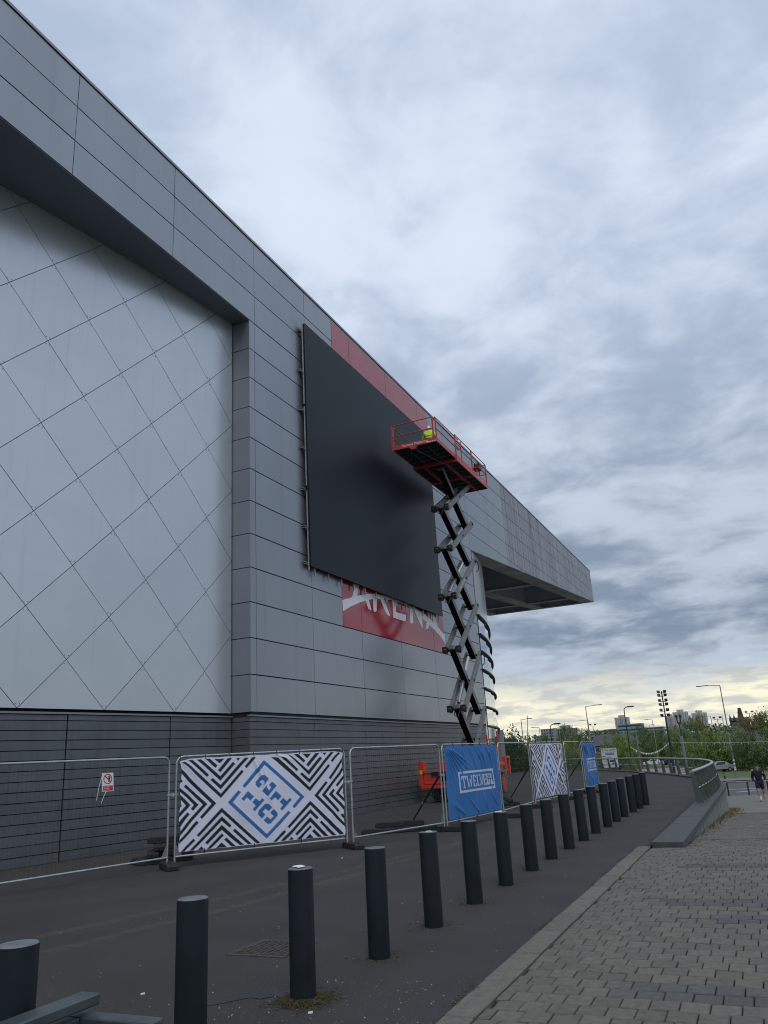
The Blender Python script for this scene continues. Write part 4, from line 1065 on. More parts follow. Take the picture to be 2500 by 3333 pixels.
for y in (32.3, 36.35): m.cyl((-12.6, y, .457), (-11.1, y, .457), .11)
m.box(-12.3, -11.4, 31.6, 36.5, .38, .56); m.build('axle', M['black'], lift)
m = MB(); m.box(-10.98, -10.92, 35.9, 35.95, 1.5, 2.75); m.box(-11.48, -11.42, 35.9, 35.95, 1.5, 2.6)
for z in (1.75, 2.05, 2.35): m.box(-11.45, -10.95, 35.91, 35.94, z, z+.05)
m.build('ladder', rd, lift)
ZN = [1.15, 3.65, 6.12, 8.44, 10.6, 12.53, 14.5]
YRn = [34.55, 34.64, 34.7, 34.93, 35.13, 35.3, 35.35]
YL = 32.02; XR, XL = -11.03, -11.66
def armbar(x, y0, z0, y1, z1, w=.12):
    p, q = Vector((x, y0, z0)), Vector((x, y1, z1)); d = (q-p).normalized()
    u = Vector((0, -d.z, d.y))
    if u.z < 0: u = -u
    a = MB().bar(p-d*.14, q+d*.14, w, .25, u).build('arm', M['arm'], lift, bevel=.012)
    MB().bar(p-d*.10-u*.127, q+d*.10-u*.127, w-.012, .012, u).build('arm_shade', M['arm_shade'], a)  # thin black strip paints the shade onto the arm's underside
for k in range(6):
    for x in (XR, XL): armbar(x, YL, ZN[k], YRn[k+1], ZN[k+1])
    armbar((XR+XL)/2, YRn[k], ZN[k], YL if k < 5 else 32.4, ZN[k+1], .27)
    ym, zm = (YL+YRn[k+1])/2+.02, (ZN[k]+ZN[k+1])/2
    MB().cyl((XL-.09, ym, zm), (XR+.09, ym, zm), .045, n=10).build('pivot_tube', M['black'], lift)
for k in range(1, 6):
    m = MB()
    for x in (XR, XL): m.box(x-.13, x+.09, YL-.17, YL-.02, ZN[k]-.14, ZN[k]+.13)
    m.box(XL, XR, YL-.13, YL, ZN[k]-.08, ZN[k]+.08); m.build('node_block', M['black'], lift, bevel=.015)
    MB().box(-11.48, -11.3, YL-.19, YL-.12, ZN[k]+.02, ZN[k]+.14).build('link_plate', M['galvd'], lift)
    MB().cyl((XL-.1, YRn[k], ZN[k]), (XR+.1, YRn[k], ZN[k]), .05, n=10).build('pivot_tube', M['black'], lift)
    hz = ZN[k]-.05
    pts = [(XL+.2, YL-.16, hz), (XL+.22, YL-.24, hz-.22), (XL+.38, YL-.27, hz-.34), (XR-.22, YL-.22, hz-.2), (XR-.16, YL-.14, hz)]
    if k in (1, 3, 5): MB().tube(smooth_pts(pts) if False else pts, .022, 6).build('hose', M['black'], lift)
    if k in (2, 4): MB().tube([(XR+.08, YRn[k]+.05, ZN[k]+.1), (XR+.12, YRn[k]+.28, ZN[k]-.05), (XR+.12, YRn[k]+.3, ZN[k]-.35), (XR+.08, YRn[k]+.02, ZN[k]-.5)], .022, 6).build('hose', M['black'], lift)
for k in (3, 1):
    p, q = Vector((-11.42, YL+.35, ZN[k]+.25)), Vector((-11.42, YRn[k+1]-.5, ZN[k+1]-.1))
    MB().tube([p, p+(q-p)*.6], .085, 10).build('lift_cylinder', M['galv'], lift); MB().tube([p+(q-p)*.6, q], .05, 10).build('ram_rod', M['white'], lift)
dd = Vector((0, YRn[4]-YL, ZN[4]-ZN[3])).normalized(); du = Vector((0, -dd.z, dd.y))
text('0120 202 4480', .17, Vector((XR+.060, YL+.55, ZN[3]+.37))-du*.03, dd, du, M['white'], lift, depth=.001)
# platform
PX0, PX1 = -12.55, -10.37
rp_ = M['redp']
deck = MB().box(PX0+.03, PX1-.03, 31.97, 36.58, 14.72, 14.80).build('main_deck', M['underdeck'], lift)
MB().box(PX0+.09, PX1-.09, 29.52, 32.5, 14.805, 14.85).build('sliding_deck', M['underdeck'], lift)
def toe(x0, x1, y0, y1, z0, z1): MB().box(x0, x1, y0, y1, z0, z1).build('toe_board', rp_, lift)
toe(PX1-.03, PX1, 31.95, 36.6, 14.63, 14.95); toe(PX0, PX0+.03, 31.95, 36.6, 14.63, 14.95)
toe(PX0+.031, PX1-.031, 36.57, 36.6, 14.63, 14.92); toe(PX0+.031, PX1-.031, 31.95, 31.98, 14.6, 14.80)
toe(PX0+.05, PX1-.05, 29.47, 29.5, 14.72, 14.93)
toe(PX1-.08, PX1-.05, 29.5, 31.94, 14.75, 14.93); toe(PX0+.05, PX0+.08, 29.5, 31.94, 14.75, 14.93)
m = MB()
for x in (-12.0, -10.95): m.box(x-.05, x+.05, 32.0, 36.55, 14.60, 14.72)
m.box(PX0+.05, PX1-.05, 34.3, 34.4, 14.62, 14.72); m.build('deck_beam', rp_, lift)
m = MB()
for y in np.arange(32.4, 36.5, .52): m.box(PX0+.05, PX1-.05, y, y+.05, 14.66, 14.718)
for y in np.arange(29.9, 31.9, .5): m.box(PX0+.1, PX1-.1, y, y+.05, 14.74, 14.803)
for x in (-11.9, -11.0): m.box(x-.03, x+.03, 29.55, 31.9, 14.75, 14.803)
m.build('deck_rib', M['blockd'], lift)
m = MB(); m.prism([(-11.72, 29.465, 14.75), (-11.3, 29.465, 14.75), (-11.42, 29.465, 14.60), (-11.6, 29.465, 14.60)], [(-11.72, 29.6, 14.75), (-11.3, 29.6, 14.75), (-11.42, 29.6, 14.60), (-11.6, 29.6, 14.60)]); m.build('latch_plate', rp_, lift)
MB().tube([(-11.45, 29.7, 14.62), (-11.0, 31.9, 14.60)], .008, 5).build('cable', M['galv'], lift)
text('Summit Platforms', .17, (-12.02, 29.467, 14.785), (1, 0, .0), (0, 0, 1), M['white'], lift, depth=.001)
text('Summit Platforms', .15, (PX1+.003, 35.0, 14.74), (0, 1, 0), (0, 0, 1), M['white'], lift, depth=.001)
m = MB()
for i in range(4): m.prism([(-10.86+i*.11, 29.466, 14.74), (-10.80+i*.11, 29.466, 14.74), (-10.75+i*.11, 29.466, 14.79), (-10.81+i*.11, 29.466, 14.79)], [(-10.86+i*.11, 29.469, 14.74), (-10.80+i*.11, 29.469, 14.74), (-10.75+i*.11, 29.469, 14.79), (-10.81+i*.11, 29.469, 14.79)])
m.build('hazard_stripes', M['white'], lift)
zt, zm = 15.90, 15.38
def rail(pts, r=.023): MB().tube(pts, r, 7).build('guard_rail', rp_, lift)
def post(x, y, z0=14.85, z1=15.9, r=.027): MB().box(x-r, x+r, y-r, y+r, z0, z1).build('rail_post', rp_, lift)
ex0, ex1 = PX0+.07, PX1-.07
for z in (zt, zm):
    rail([(ex0, 29.5, z), (ex1-.08, 29.5, z)]); rail([(ex1, 29.55, z), (ex1, 32.6, z)]); rail([(ex0, 29.55, z), (ex0, 32.6, z)])
    rail([(PX1-.02, 31.97, z+.03), (PX1-.02, 36.58, z+.03)]); rail([(PX0+.02, 31.97, z+.03), (PX0+.02, 36.58, z+.03)]); rail([(PX0+.02, 36.58, z+.03), (PX1-.02, 36.58, z+.03)])
for x in (ex0, ex1-.1): post(x, 29.5)
for x in (ex0, ex1): post(x, 29.62)
for x in (PX0+.02, PX1-.02):
    for y in (31.97, 34.3, 36.56): post(x, y, 14.9, 15.95)
    post(x-.0, 32.75, 14.9, 15.85, .02)
rail([(PX1-.02, 32.0, 15.55), (PX1-.02, 32.75, 15.55)], .018)
# control box and tools at the far end
m = MB(); m.box(-10.75, -10.45, 35.75, 36.1, 15.55, 15.78); m.build('control_box', M['black'], lift); MB().tube([(-10.6, 35.9, 15.78), (-10.6, 35.9, 15.98)], .02, 6).build('joystick', M['black'], lift)
MB().box(-10.95, -10.45, 35.6, 36.2, 15.50, 15.545).build('control_tray', rp_, lift)
for y in (35.7, 36.1): MB().box(-10.62, -10.57, y-.02, y+.02, 14.9, 15.5).build('tray_leg', rp_, lift)
bag = tag(MB().box(-10.85, -10.55, 35.3, 35.6, 14.81, 15.2).build('tool_bag', M['black'], bevel=.04), 'black tool bag on the lift deck beside the control box', 'bag')

# ------------------------------------------------------------------ people
def skin_body(name, joints, edges, mt, parent, sub=2, root=0):
    me = bpy.data.meshes.new(name); me.from_pydata([j[0] for j in joints], edges, [])
    ob = bpy.data.objects.new(name, me); COL.objects.link(ob)
    ob.modifiers.new('s', 'SKIN'); sm = ob.modifiers.new('u', 'SUBSURF'); sm.levels = sub; sm.render_levels = sub
    if not me.skin_vertices: me.skin_vertices.new()
    for i, j in enumerate(joints):
        r = j[1]; me.skin_vertices[0].data[i].radius = r if isinstance(r, tuple) else (r, r)
        me.skin_vertices[0].data[i].use_root = (i == root)
    bpy.context.view_layer.update()
    dg = bpy.context.evaluated_depsgraph_get()
    nm = bpy.data.meshes.new_from_object(ob.evaluated_get(dg)); nm.name = name
    ob.modifiers.clear(); ob.data = nm
    nm.materials.clear(); nm.materials.append(mt)
    nm.polygons.foreach_set('use_smooth', [True]*len(nm.polygons))
    ob.parent = parent; ORG[ob.name] = ORG.get(parent.name, Vector())
    return ob
def fingers(mb, wrist, hand_dir, palm_n, s=1.0):
    w, d, n = Vector(wrist), Vector(hand_dir).normalized(), Vector(palm_n).normalized(); sd_ = d.cross(n)
    for k, (o, l) in enumerate(((-.03, .072), (-.01, .085), (.01, .08), (.028, .062))):
        b0 = w+d*.085+sd_*o; mb.tube([b0, b0+d*l*.5+n*.008, b0+d*l*.8+n*.03, b0+d*l*.85+n*.045], [.0095, .009, .0085, .006], 6)
    b0 = w+d*.03+sd_*-.035; mb.tube([b0, b0+d*.035-sd_*.025+n*.01, b0+d*.07-sd_*.02+n*.025], [.012, .011, .008], 6)
# jogger
jx, jy = -.50, 46.1; jz = gz(jy)
jg = thing('person', 'person in dark hooded top, black shorts and white socks striding down the pavement', 'person', (jx, jy, jz))
J = dict(pel=(0, 0, .95), ch=(.0, -.05, 1.32), nk=(0, -.07, 1.50), h1=(0, -.10, 1.60), h2=(.0, -.11, 1.71),
         hR=(-.095, 0, .92), kR=(-.10, -.20, .52), aR=(-.07, -.20, .09), tR=(-.08, -.38, .045), hL=(.095, 0, .92), kL=(.12, .02, .50), aL=(.10, .36, .22), tL=(.10, .30, .06),
         sR=(-.20, -.05, 1.44), eR=(-.285, .03, 1.17), wR=(-.25, -.12, .94), mR=(-.24, -.17, .86), sL=(.20, -.05, 1.44), eL=(.30, .10, 1.18), wL=(.29, -.06, 1.0), mL=(.28, -.12, .94))
rr = dict(pel=.13, ch=(.155, .12), nk=.06, h1=(.078, .088), h2=(.068, .078), hR=.09, kR=.058, aR=.042, tR=.035, hL=.09, kL=.058, aL=.042, tL=.035, sR=.06, eR=.043, wR=.03, mR=.036, sL=.06, eL=.043, wL=.03, mL=.036)
E_ = [('pel', 'ch'), ('ch', 'nk'), ('nk', 'h1'), ('h1', 'h2'), ('pel', 'hR'), ('hR', 'kR'), ('kR', 'aR'), ('aR', 'tR'), ('pel', 'hL'), ('hL', 'kL'), ('kL', 'aL'), ('aL', 'tL'), ('ch', 'sR'), ('sR', 'eR'), ('eR', 'wR'), ('wR', 'mR'), ('ch', 'sL'), ('sL', 'eL'), ('eL', 'wL'), ('wL', 'mL')]
def body(J, rr, E_, names, mt, parent, nm, grow=0.0, root='pel', over=None):
    idx = {k: i for i, k in enumerate(names)}; ov = over or {}
    def r(k):
        v = ov.get(k, rr[k]); return tuple(x+grow for x in v) if isinstance(v, tuple) else v+grow
    return skin_body(nm, [(J[k], r(k)) for k in names], [(idx[a], idx[b_]) for a, b_ in E_ if a in idx and b_ in idx], mt, parent, root=idx[root])
bd = body(J, rr, E_, list(J), M['skin'], jg, 'body')
body(J, rr, E_, ['pel', 'ch', 'nk', 'sR', 'eR', 'wR', 'sL', 'eL', 'wL'], M['navy'], jg, 'hooded_top', .022, 'pel', {'nk': .085})
J2 = dict(J); J2['kR'] = (-.10, -.16, .58); J2['kL'] = (.115, .01, .56)
body(J2, rr, E_, ['pel', 'hR', 'kR', 'hL', 'kL'], M['navy'], jg, 'shorts', .035, 'pel', {'kR': .075, 'kL': .075, 'pel': .125})
for a, k, s in (('aR', 'kR', 'tR'), ('aL', 'kL', 'tL')):
    A_, K_, T_ = Vector(J[a]), Vector(J[k]), Vector(J[s]); u = A_+(K_-A_)*.42
    MB().tube([A_+Vector((jx, jy, jz)), u+Vector((jx, jy, jz))], [.05, .058], 10).build('sock', M['sock'], jg, smooth=True)
    skin_body('shoe', [(A_+Vector((0, .05, -.03)), .045), ((A_+T_)/2+Vector((0, 0, -.02)), .048), (T_, .042)], [(0, 1), (1, 2)], M['shoe'], jg, 1)
m = MB(); o3 = Vector((jx, jy, jz))
fingers(m, Vector(J['wR'])+o3, (.05, -.1, -.9), (1, 0, .1)); fingers(m, Vector(J['wL'])+o3, (-.05, -.5, -.7), (-1, 0, .1)); m.build('fingers', M['skin'], jg, smooth=True)
hd = Vector(J['h2'])+o3
m = MB(); m.lathe([(.02, .118), (.07, .10), (.094, .06), (.088, .025)], hd+Vector((0, .022, 0)), 14); m.build('hair', M['hair'], jg, smooth=True)
m = MB(); f0 = Vector(J['h1'])+o3+Vector((0, -.095, .03))
m.tube([f0+Vector((0, .01, .025)), f0+Vector((0, -.022, -.012)), f0+Vector((0, .0, -.022))], [.009, .016, .008], 6)
for s in (-1, 1): m.lathe([(.012, -.012), (.02, 0), (.012, .012)], f0+Vector((s*.085, .095, .0)), 8, 'X')
m.build('nose_and_ears', M['skin'], jg, smooth=True)
m = MB()
for s in (-1, 1): m.obox(f0+Vector((s*.03, -.004, .035)), (.014, 0, 0), (0, .006, 0), (0, 0, .006)); m.obox(f0+Vector((s*.03, -.004, .05)), (.02, 0, 0), (0, .006, 0), (0, 0, .004))
m.obox(f0+Vector((0, -.002, -.05)), (.022, 0, 0), (0, .006, 0), (0, 0, .005)); m.build('eyes_brows_mouth', M['hair'], jg)
# worker kneeling on the lift deck, back towards us
wx, wy, wz = -11.22, 30.75, 14.852
wk = thing('person', 'person in yellow high visibility jacket and white helmet kneeling on the lift platform', 'person', (wx, wy, wz))
K = dict(pel=(.02, -.05, .50), ch=(-.02, .10, .84), nk=(-.04, .17, 1.02), h1=(-.05, .22, 1.10), h2=(-.05, .24, 1.20), hR=(-.10, -.03, .46), kR=(-.16, .34, .12), aR=(-.13, -.08, .09), tR=(-.13, -.26, .06),
         hL=(.13, -.03, .46), kL=(.17, .36, .32), aL=(.16, .30, .08), tL=(.17, .46, .04), sR=(-.22, .10, .95), eR=(-.34, .18, .68), wR=(-.36, .38, .55), mR=(-.36, .46, .54), sL=(.18, .10, .96), eL=(.30, .22, .74), wL=(.22, .42, .66), mL=(.19, .49, .66))
body(K, rr, E_, list(K), M['skin'], wk, 'body')
body(K, rr, E_, ['pel', 'ch', 'nk', 'sR', 'eR', 'wR', 'sL', 'eL', 'wL'], M['hivis'], wk, 'jacket', .03, 'pel', {'nk': .07})
body(K, rr, E_, ['pel', 'hR', 'kR', 'aR', 'hL', 'kL', 'aL'], M['navy'], wk, 'trousers', .035, 'pel')
o3 = Vector((wx, wy, wz))
m = MB(); cpt = Vector(K['pel'])+o3
m.lathe([(.168, .05), (.178, .0), (.166, -.05)], cpt+Vector((0, 0, .04)), 16); m.build('dark_hem', M['navy'], wk, smooth=True)
for z_, r_ in ((.20, .172),):
    m = MB(); m.lathe([(r_, .0), (r_+.008, .025), (r_, .05)], o3+Vector((0, .035, .50+z_)), 18); m.build('reflective_band', M['galvd'], wk, smooth=True)
m = MB(); m.lathe([(.125, 0), (.105, .012), (.10, .06), (.07, .105), (.0, .12)], Vector(K['h2'])+o3+Vector((0, 0, .015)), 16); m.build('helmet', M['helmet'], wk, smooth=True)
m = MB(); fingers(m, Vector(K['wR'])+o3, (0, 1, -.1), (1, 0, -.3)); fingers(m, Vector(K['wL'])+o3, (-.2, 1, 0), (-1, 0, -.3)); m.build('fingers', M['skin'], wk, smooth=True)
for s in ('R', 'L'):
    A_, T_ = Vector(K['a'+s]), Vector(K['t'+s]); skin_body('boot', [(A_, .05), ((A_+T_)/2, .055), (T_, .045)], [(0, 1), (1, 2)], M['shoe'], wk, 1)

# ------------------------------------------------------------------ street furniture beyond
GZ = -2.6
def lampcol(kind, x, y, H, s, a, label, dark=False, base=GZ, rot=0.0):
    t = thing('lamp_post' if kind in ('arm', 'hood', 'plain') else 'floodlight_post', label, 'lamp post', (x, y, base), 'lamp columns beyond the railing')
    mt = M['lampd'] if dark else M['lamp']; r = .085 if H > 8 else .07
    z1 = base+H
    m = MB(); m.tube([(x, y, base-.1), (x, y, base+1.3)], r*1.25, 10); m.build('column_base', mt, t, smooth=True)
    MB().tube([(x, y, base+1.3), (x, y, z1-(.35 if kind == 'hood' else 0))], [r, r*.62], 10).build('pole', mt, t, smooth=True)
    dx = Vector((math.cos(rot), math.sin(rot), 0))*s; p = Vector((x, y, z1))
    if kind == 'arm':
        MB().tube([p, p+dx*a*.55+Vector((0, 0, .08))], .04, 7).build('bracket_arm', mt, t)
        MB().obox(p+dx*a*.78+Vector((0, 0, .10)), dx*a*.26, Vector((-dx.y, dx.x, 0))*.15, (0, 0, .045)).build('lantern', M['lampd'], t, bevel=.02)
    elif kind == 'hood':
        q = p+Vector((0, 0, -.35))
        MB().tube([q, q+Vector((0, 0, .2))+dx*.05, q+Vector((0, 0, .33))+dx*.22, q+Vector((0, 0, .36))+dx*.5], [r*.62, r*.6, r*.6, r*.55], 8).build('bracket_arm', mt, t, smooth=True)
        c = q+Vector((0, 0, .37))+dx*(.5+a*.25); MB().obox(c, dx*a*.36, Vector((-dx.y, dx.x, 0))*.16, (0, 0, .07)).build('lantern', M['lampd'], t, bevel=.05)
    elif kind == 'twin':
        MB().bar(p-dx*.6, p+dx*.6, .07, .07).build('cross_bar', mt, t)
        for k in (-1, 1): MB().obox(p+dx*.5*k+Vector((0, 0, .3)), dx*.22, Vector((0, .10, .08)), (0, -.05, .07)).build('floodlight', M['lampd'], t)
    return t
LAMPS = [('arm',-31.61,116.46,9,1,1.6,0,'grey lamp post rising above the bushy tree left of the maze banner'),
 ('arm',-39.80,159.61,9,-1,1.5,0,'thin lamp post with a left-pointing arm beside a crane behind the fence'),
 ('hood',-19.75,83.89,7,1,1.0,1,'dark hooded lamp post seen above the second maze banner'),
 ('arm',-39.61,176.42,9,-1,1.2,0,'lamp post in front of the brown far blocks above second maze banner'),
 ('arm',-21.48,113.75,10,1,2.2,0,'tall grey lamp post with long right arm above the far blue banner'),
 ('arm',-32.26,171.53,10,-1,1.8,0,'lamp post whose left arm shows behind the tall one by the far blue banner'),
 ('twin',-32.21,175.99,9,1,.8,0,'twin floodlight post right of the far blue banner'),
 ('hood',-14.74,102.58,9,1,1.2,1,'tall dark hooded lamp post holding the left end of the bunting'),
 ('plain',-9.30,69.27,5.5,1,0,0,'plain grey post without a lantern between hooded lamp and mast'),
 ('arm',-18.41,162.67,9,-1,1.4,0,'lamp post with left arm standing just left of the floodlight mast'),
 ('arm',-23.79,202.40,9,1,1.2,0,'smaller farther lamp post left of the floodlight mast'),
 ('arm',-8.05,165.94,9,-1,1.6,0,'lamp post with left arm right of the rightmost tower block'),
 ('twin',-6.35,151.54,8,1,.8,0,'floodlight post with two dark heads left of the sticker-covered lamp post'),
 ('plain',-6.16,169.28,9,1,0,0,'thin bare pole just left of the sticker-covered lamp post'),
 ('twin',-1.24,166.03,9,1,1.0,0,'twin floodlight post above the slate roof near the right edge'),
 ('plain',-14.84,75.17,6,1,0,0,'plain post just left of the far blue banner top'),
 ('arm',-5.30,199.31,8,1,1.3,0,'small far lamp post behind the sticker-covered one with a right arm')]
for k, x, y, H, s, a, d, lab in LAMPS: lampcol(k, x, y, H, s, a, lab, d)
lp = lampcol('arm', -3.45, 105.4, 10.7, -1, 2.6, 'tall lamp post with stickers standing on the far pavement by lawn', base=-2.5)
for z, r_, w_ in ((.9, .12, .16), (1.15, .115, .1), (1.5, .112, .14), (1.95, .11, .1)):
    MB().lathe([(r_, z), (r_, z+w_)], (-3.45, 105.4, -2.5), 9).build('sticker', M['white'], lp)
for z in (2.9, 5.3): MB().lathe([(.13, z), (.13, z+.16)], (-3.45, 105.4, -2.5), 10).build('band', M['lampd'], lp)
# floodlight mast
ms = thing('floodlight_mast', 'tall black mast with stacked clusters of floodlights holding the bunting', 'mast', (-9.72, 99.5, GZ))
MB().tube([(-9.72, 99.5, GZ), (-9.72, 99.5, 4.8)], [.16, .10], 10).build('pole', M['lampd'], ms, smooth=True)
MB().tube([(-9.72, 99.5, 4.8), (-9.72, 99.5, 7.75)], .07, 8).build('pole_top', M['lampd'], ms)
for z in (4.85, 5.45, 6.1, 6.55, 7.15, 7.55):
    MB().bar((-10.15, 99.5, z), (-9.28, 99.5, z), .06, .06).build('cross_arm', M['lampd'], ms)
    for k in (-1, 1):
        MB().obox((-9.72+k*.36, 99.42, z+.16), (.17, 0, 0), (0, .10, .04), (0, -.03, .12)).build('floodlight', M['galvd'] if k < 0 and z > 5 else M['lampd'], ms)
cc = thing('camera_post', 'stepped grey post with two dark camera heads right of the floodlight mast', 'camera post', (-8.83, 105.5, GZ))
MB().tube([(-8.83, 105.5, GZ), (-8.83, 105.5, 2.6)], .17, 10).build('pole', M['lamp'], cc, smooth=True)
MB().tube([(-8.83, 105.5, 2.6), (-8.83, 105.5, 4.3)], .07, 8).build('pole_top', M['lampd'], cc)
for k in (-1, 1):
    MB().tube([(-8.83, 105.5, 4.0), (-8.83+k*.2, 105.5, 4.2), (-8.83+k*.2, 105.5, 4.8)], .07, 7).build('bracket', M['lampd'], cc)
    MB().lathe([(.05, -.2), (.16, -.08), (.16, .1), (.04, .2)], (-8.83+k*.22, 105.45, 4.95), 10).build('camera_head', M['lampd'], cc)
# bunting
def bunting(p, q, sag, n, label):
    p, q = Vector(p), Vector(q); t = thing('bunting', label, 'bunting', tuple(p), 'white bunting strung between posts')
    P = [p+(q-p)*i/n-Vector((0, 0, sag*4*(i/n)*(1-i/n))) for i in range(n+1)]
    MB().tube(P, .010, 4).build('string', M['white'], t)
    m = MB()
    for i in range(n):
        for f in ((.25, .75) if sag > .5 else (.2+R_.random()*.5,)):
            a = P[i]+(P[i+1]-P[i])*f; d = (P[i+1]-P[i]).normalized()*(.13 if sag > .5 else .1); k = R_.uniform(-.12, .12)
            m.prism([a-d, a+d, a+Vector((k*.5, k, -.2))], [a-d+Vector((0, .01, 0)), a+d+Vector((0, .01, 0)), a+Vector((k*.5, k+.01, -.2))])
    tag(m.build('flags', M['white'], t), None, None, None, 'stuff')
bunting((-14.5, 101.9, 1.68), (-9.8, 99.4, 1.95), .95, 12, 'white bunting sagging between the dark hooded lamp and the mast')
bunting((-9.6, 99.4, 1.97), (2.6, 49.5, 1.5), .12, 26, 'white bunting stretched taut from the mast across to the right')
tag(MB().tube([(2.6, 49.5, gz(49.5)-.1), (2.6, 49.5, 1.8)], .05, 8).build('bunting_post', M['lamp']), 'plain grey post holding the right end of the taut bunting', 'post')
# direction sign
k_ = 1.0; q_ = k_/1.36
def sp3(u, v): return Vector((-15.38*k_+1.56*k_*u, (86.65+.26*u)*k_, 1.70+(1.70-EYE)*(k_-1)+(v-0)*-1.93))
sgn = thing('direction_sign', 'large white road direction sign headed City centre beyond the railing', 'sign', tuple(sp3(.5, 1)))
xd = (sp3(1, 0)-sp3(0, 0)).normalized(); Lw = (sp3(1, 0)-sp3(0, 0)).length; nd = Vector((xd.y, -xd.x, 0))
cen = (sp3(0, 0)+sp3(1, 1))/2
MB().obox(cen, xd*Lw/2, nd*.03, (0, 0, .965)).build('board', M['signbrd'], sgn)
MB().obox(cen-nd*.02, xd*(Lw/2+.04), nd*.02, (0, 0, .99)).build('board_edge', M['printblk'], sgn)
for u in (.2, .8):
    p = sp3(u, 1)-nd*.08; MB().tube([(p.x, p.y, GZ-.1), (p.x, p.y, p.z+1.7)], .05, 8).build('leg', M['lamp'], sgn)
def st(tx, size, u, v, mt): text(tx, size*q_*1.1, sp3(u, v)+nd*.04, xd, (0, 0, 1), mt, sgn, depth=.002)
def sb(u0, u1, v0, v1, mt, nm='print_patch'):
    a, c = sp3(u0, v0), sp3(u1, v1); MB().obox((a+c)/2+nd*.033, xd*((u1-u0)*Lw/2), nd*.002, (0, 0, (v1-v0)*.965)).build(nm, mt, sgn)
st('City centre', .32, .17, .135, M['printblk'])
sb(.26, .82, .24, .35, M['signblue']); st('(M74, M77)', .26, .29, .33, M['white'])
st('A728', .26, .28, .52, M['printblk']); st('Parking', .26, .14, .70, M['printblk'])
sb(.48, .80, .62, .72, M['signblue']); sb(.60, .74, .76, .84, M['signblue'])
for v in (.195, .56, .86): sb(.02, .98, v, v+.008, M['printblk'], 'rule_line')
m = MB(); a = sp3(.08, .15); m.bar(a+nd*.036, a+nd*.036+Vector((0, 0, .18)), .05, .006, nd)
m.prism([a+nd*.036+xd*q+Vector((0, 0, z)) for q, z in ((-.08, .14), (.08, .14), (0, .25))], [a+nd*.042+xd*q+Vector((0, 0, z)) for q, z in ((-.08, .14), (.08, .14), (0, .25))])
a = sp3(.08, .43); m.bar(a+nd*.036, a+nd*.036+xd*.28, .006, .06, (0, 0, 1))
m.prism([a+nd*.036+xd*q+Vector((0, 0, z)) for q, z in ((.05, -.07), (.05, .07), (-.08, 0))], [a+nd*.042+xd*q+Vector((0, 0, z)) for q, z in ((.05, -.07), (.05, .07), (-.08, 0))])
m.build('arrows', M['printblk'], sgn)
# barrier by the road, small bollard
br = thing('pedestrian_barrier', 'low black tubular barrier across the foot of the pavement', 'barrier', (-2.2, 65.5, gz(65.5)))
zb0 = gz(65.5)
MB().tube([(-2.95, 65.5, zb0+.95), (.6, 65.4, zb0+.95)], .05, 8).build('top_rail', M['galvd'], br)
for x in (-2.88, -1.52, -.2): MB().tube([(x, 65.5, zb0), (x, 65.5, zb0+.93)], .055, 8).build('post', M['lampd'], br)
for (x, y, h, lab) in ((-1.66, 104.0, 1.05, 'small black bollard with pale band on the far pavement near jogger'), (-4.7, 104.2, .55, 'short dark stub post on the far pavement at the end of the wall')):
    t = thing('street_bollard', lab, 'bollard', (x, y, -2.5)); MB().tube([(x, y, -2.5), (x, y, -2.5+h)], .1, 10).build('post', M['lampd'], t)
    MB().lathe([(.105, h*.75), (.105, h*.85)], (x, y, -2.5), 10).build('band', M['white'], t); MB().lathe([(.12, h), (.1, h+.08), (0, h+.12)], (x, y, -2.5), 10).build('cap', M['lampd'], t)
# cars
def car(x, y, rz, mt, label, base=GZ+.05):
    t = thing('parked_car', label, 'car', (0, 0, 0), 'cars parked beyond the railing')
    prof = [(-2.1, .35), (-2.1, .75), (-1.95, .92), (-1.1, .98), (-.45, 1.43), (.75, 1.47), (1.55, 1.05), (2.05, .95), (2.12, .4)]
    m = MB(); m.prism([(px, -.84+(.12 if pz > 1.2 else 0), pz) for px, pz in prof], [(px, .84-(.12 if pz > 1.2 else 0), pz) for px, pz in prof]); m.build('body', mt, t, bevel=.04)
    g = MB()
    for s in (-1, 1):
        yy = s*.80; g.prism([(-.95, s*.845, 1.0), (1.35, s*.845, 1.04), (.72, s*.74, 1.40), (-.42, s*.74, 1.37)], [(-.95, s*.80, 1.0), (1.35, s*.80, 1.04), (.72, s*.70, 1.40), (-.42, s*.70, 1.37)])
    g.build('side_window', M['glassb'], t)
    g = MB(); g.prism([(-1.06, -.72, 1.02), (-1.06, .72, 1.02), (-.50, .64, 1.41), (-.50, -.64, 1.41)], [(-1.0, -.72, .99), (-1.0, .72, .99), (-.44, .64, 1.38), (-.44, -.64, 1.38)]); g.build('windscreen', M['glassb'], t)
    for px in (-1.3, 1.35):
        for s in (-1, 1):
            w = MB(); w.lathe([(.2, s*.70), (.33, s*.70), (.33, s*.86), (.2, s*.865)], (px, 0, .33), 16, 'Y'); wo = w.build('wheel', M['rubber'], t)
            w = MB(); w.lathe([(.19, s*.85), (.17, s*.872), (.05, s*.875)], (px, 0, .33), 12, 'Y'); w.build('rim', M['galv'], wo)
    for s in (-1, 1): MB().box(-2.115, -2.02, s*.62-.17, s*.62+.17, .66, .82).build('headlight', M['white'], t)
    t.location = (x, y, base); t.rotation_euler = (0, 0, rz); return t
car(-22.2, 186, rad(10), M['carw'], 'white car parked behind the railing under the sagging bunting')
car(-16.0, 184, rad(5), M['carg'], 'silver car parked right of the floodlight mast behind the railing')
car(-18.6, 187, rad(170), M['card'], 'dark car parked beside the white one by the mast')
car(-6.5, 129.5, rad(35), M['carg'], 'pale silver car under the trees above the railing corner')
car(-28.5, 152, rad(-20), M['carb'], 'blue car just right of the far blue banner')
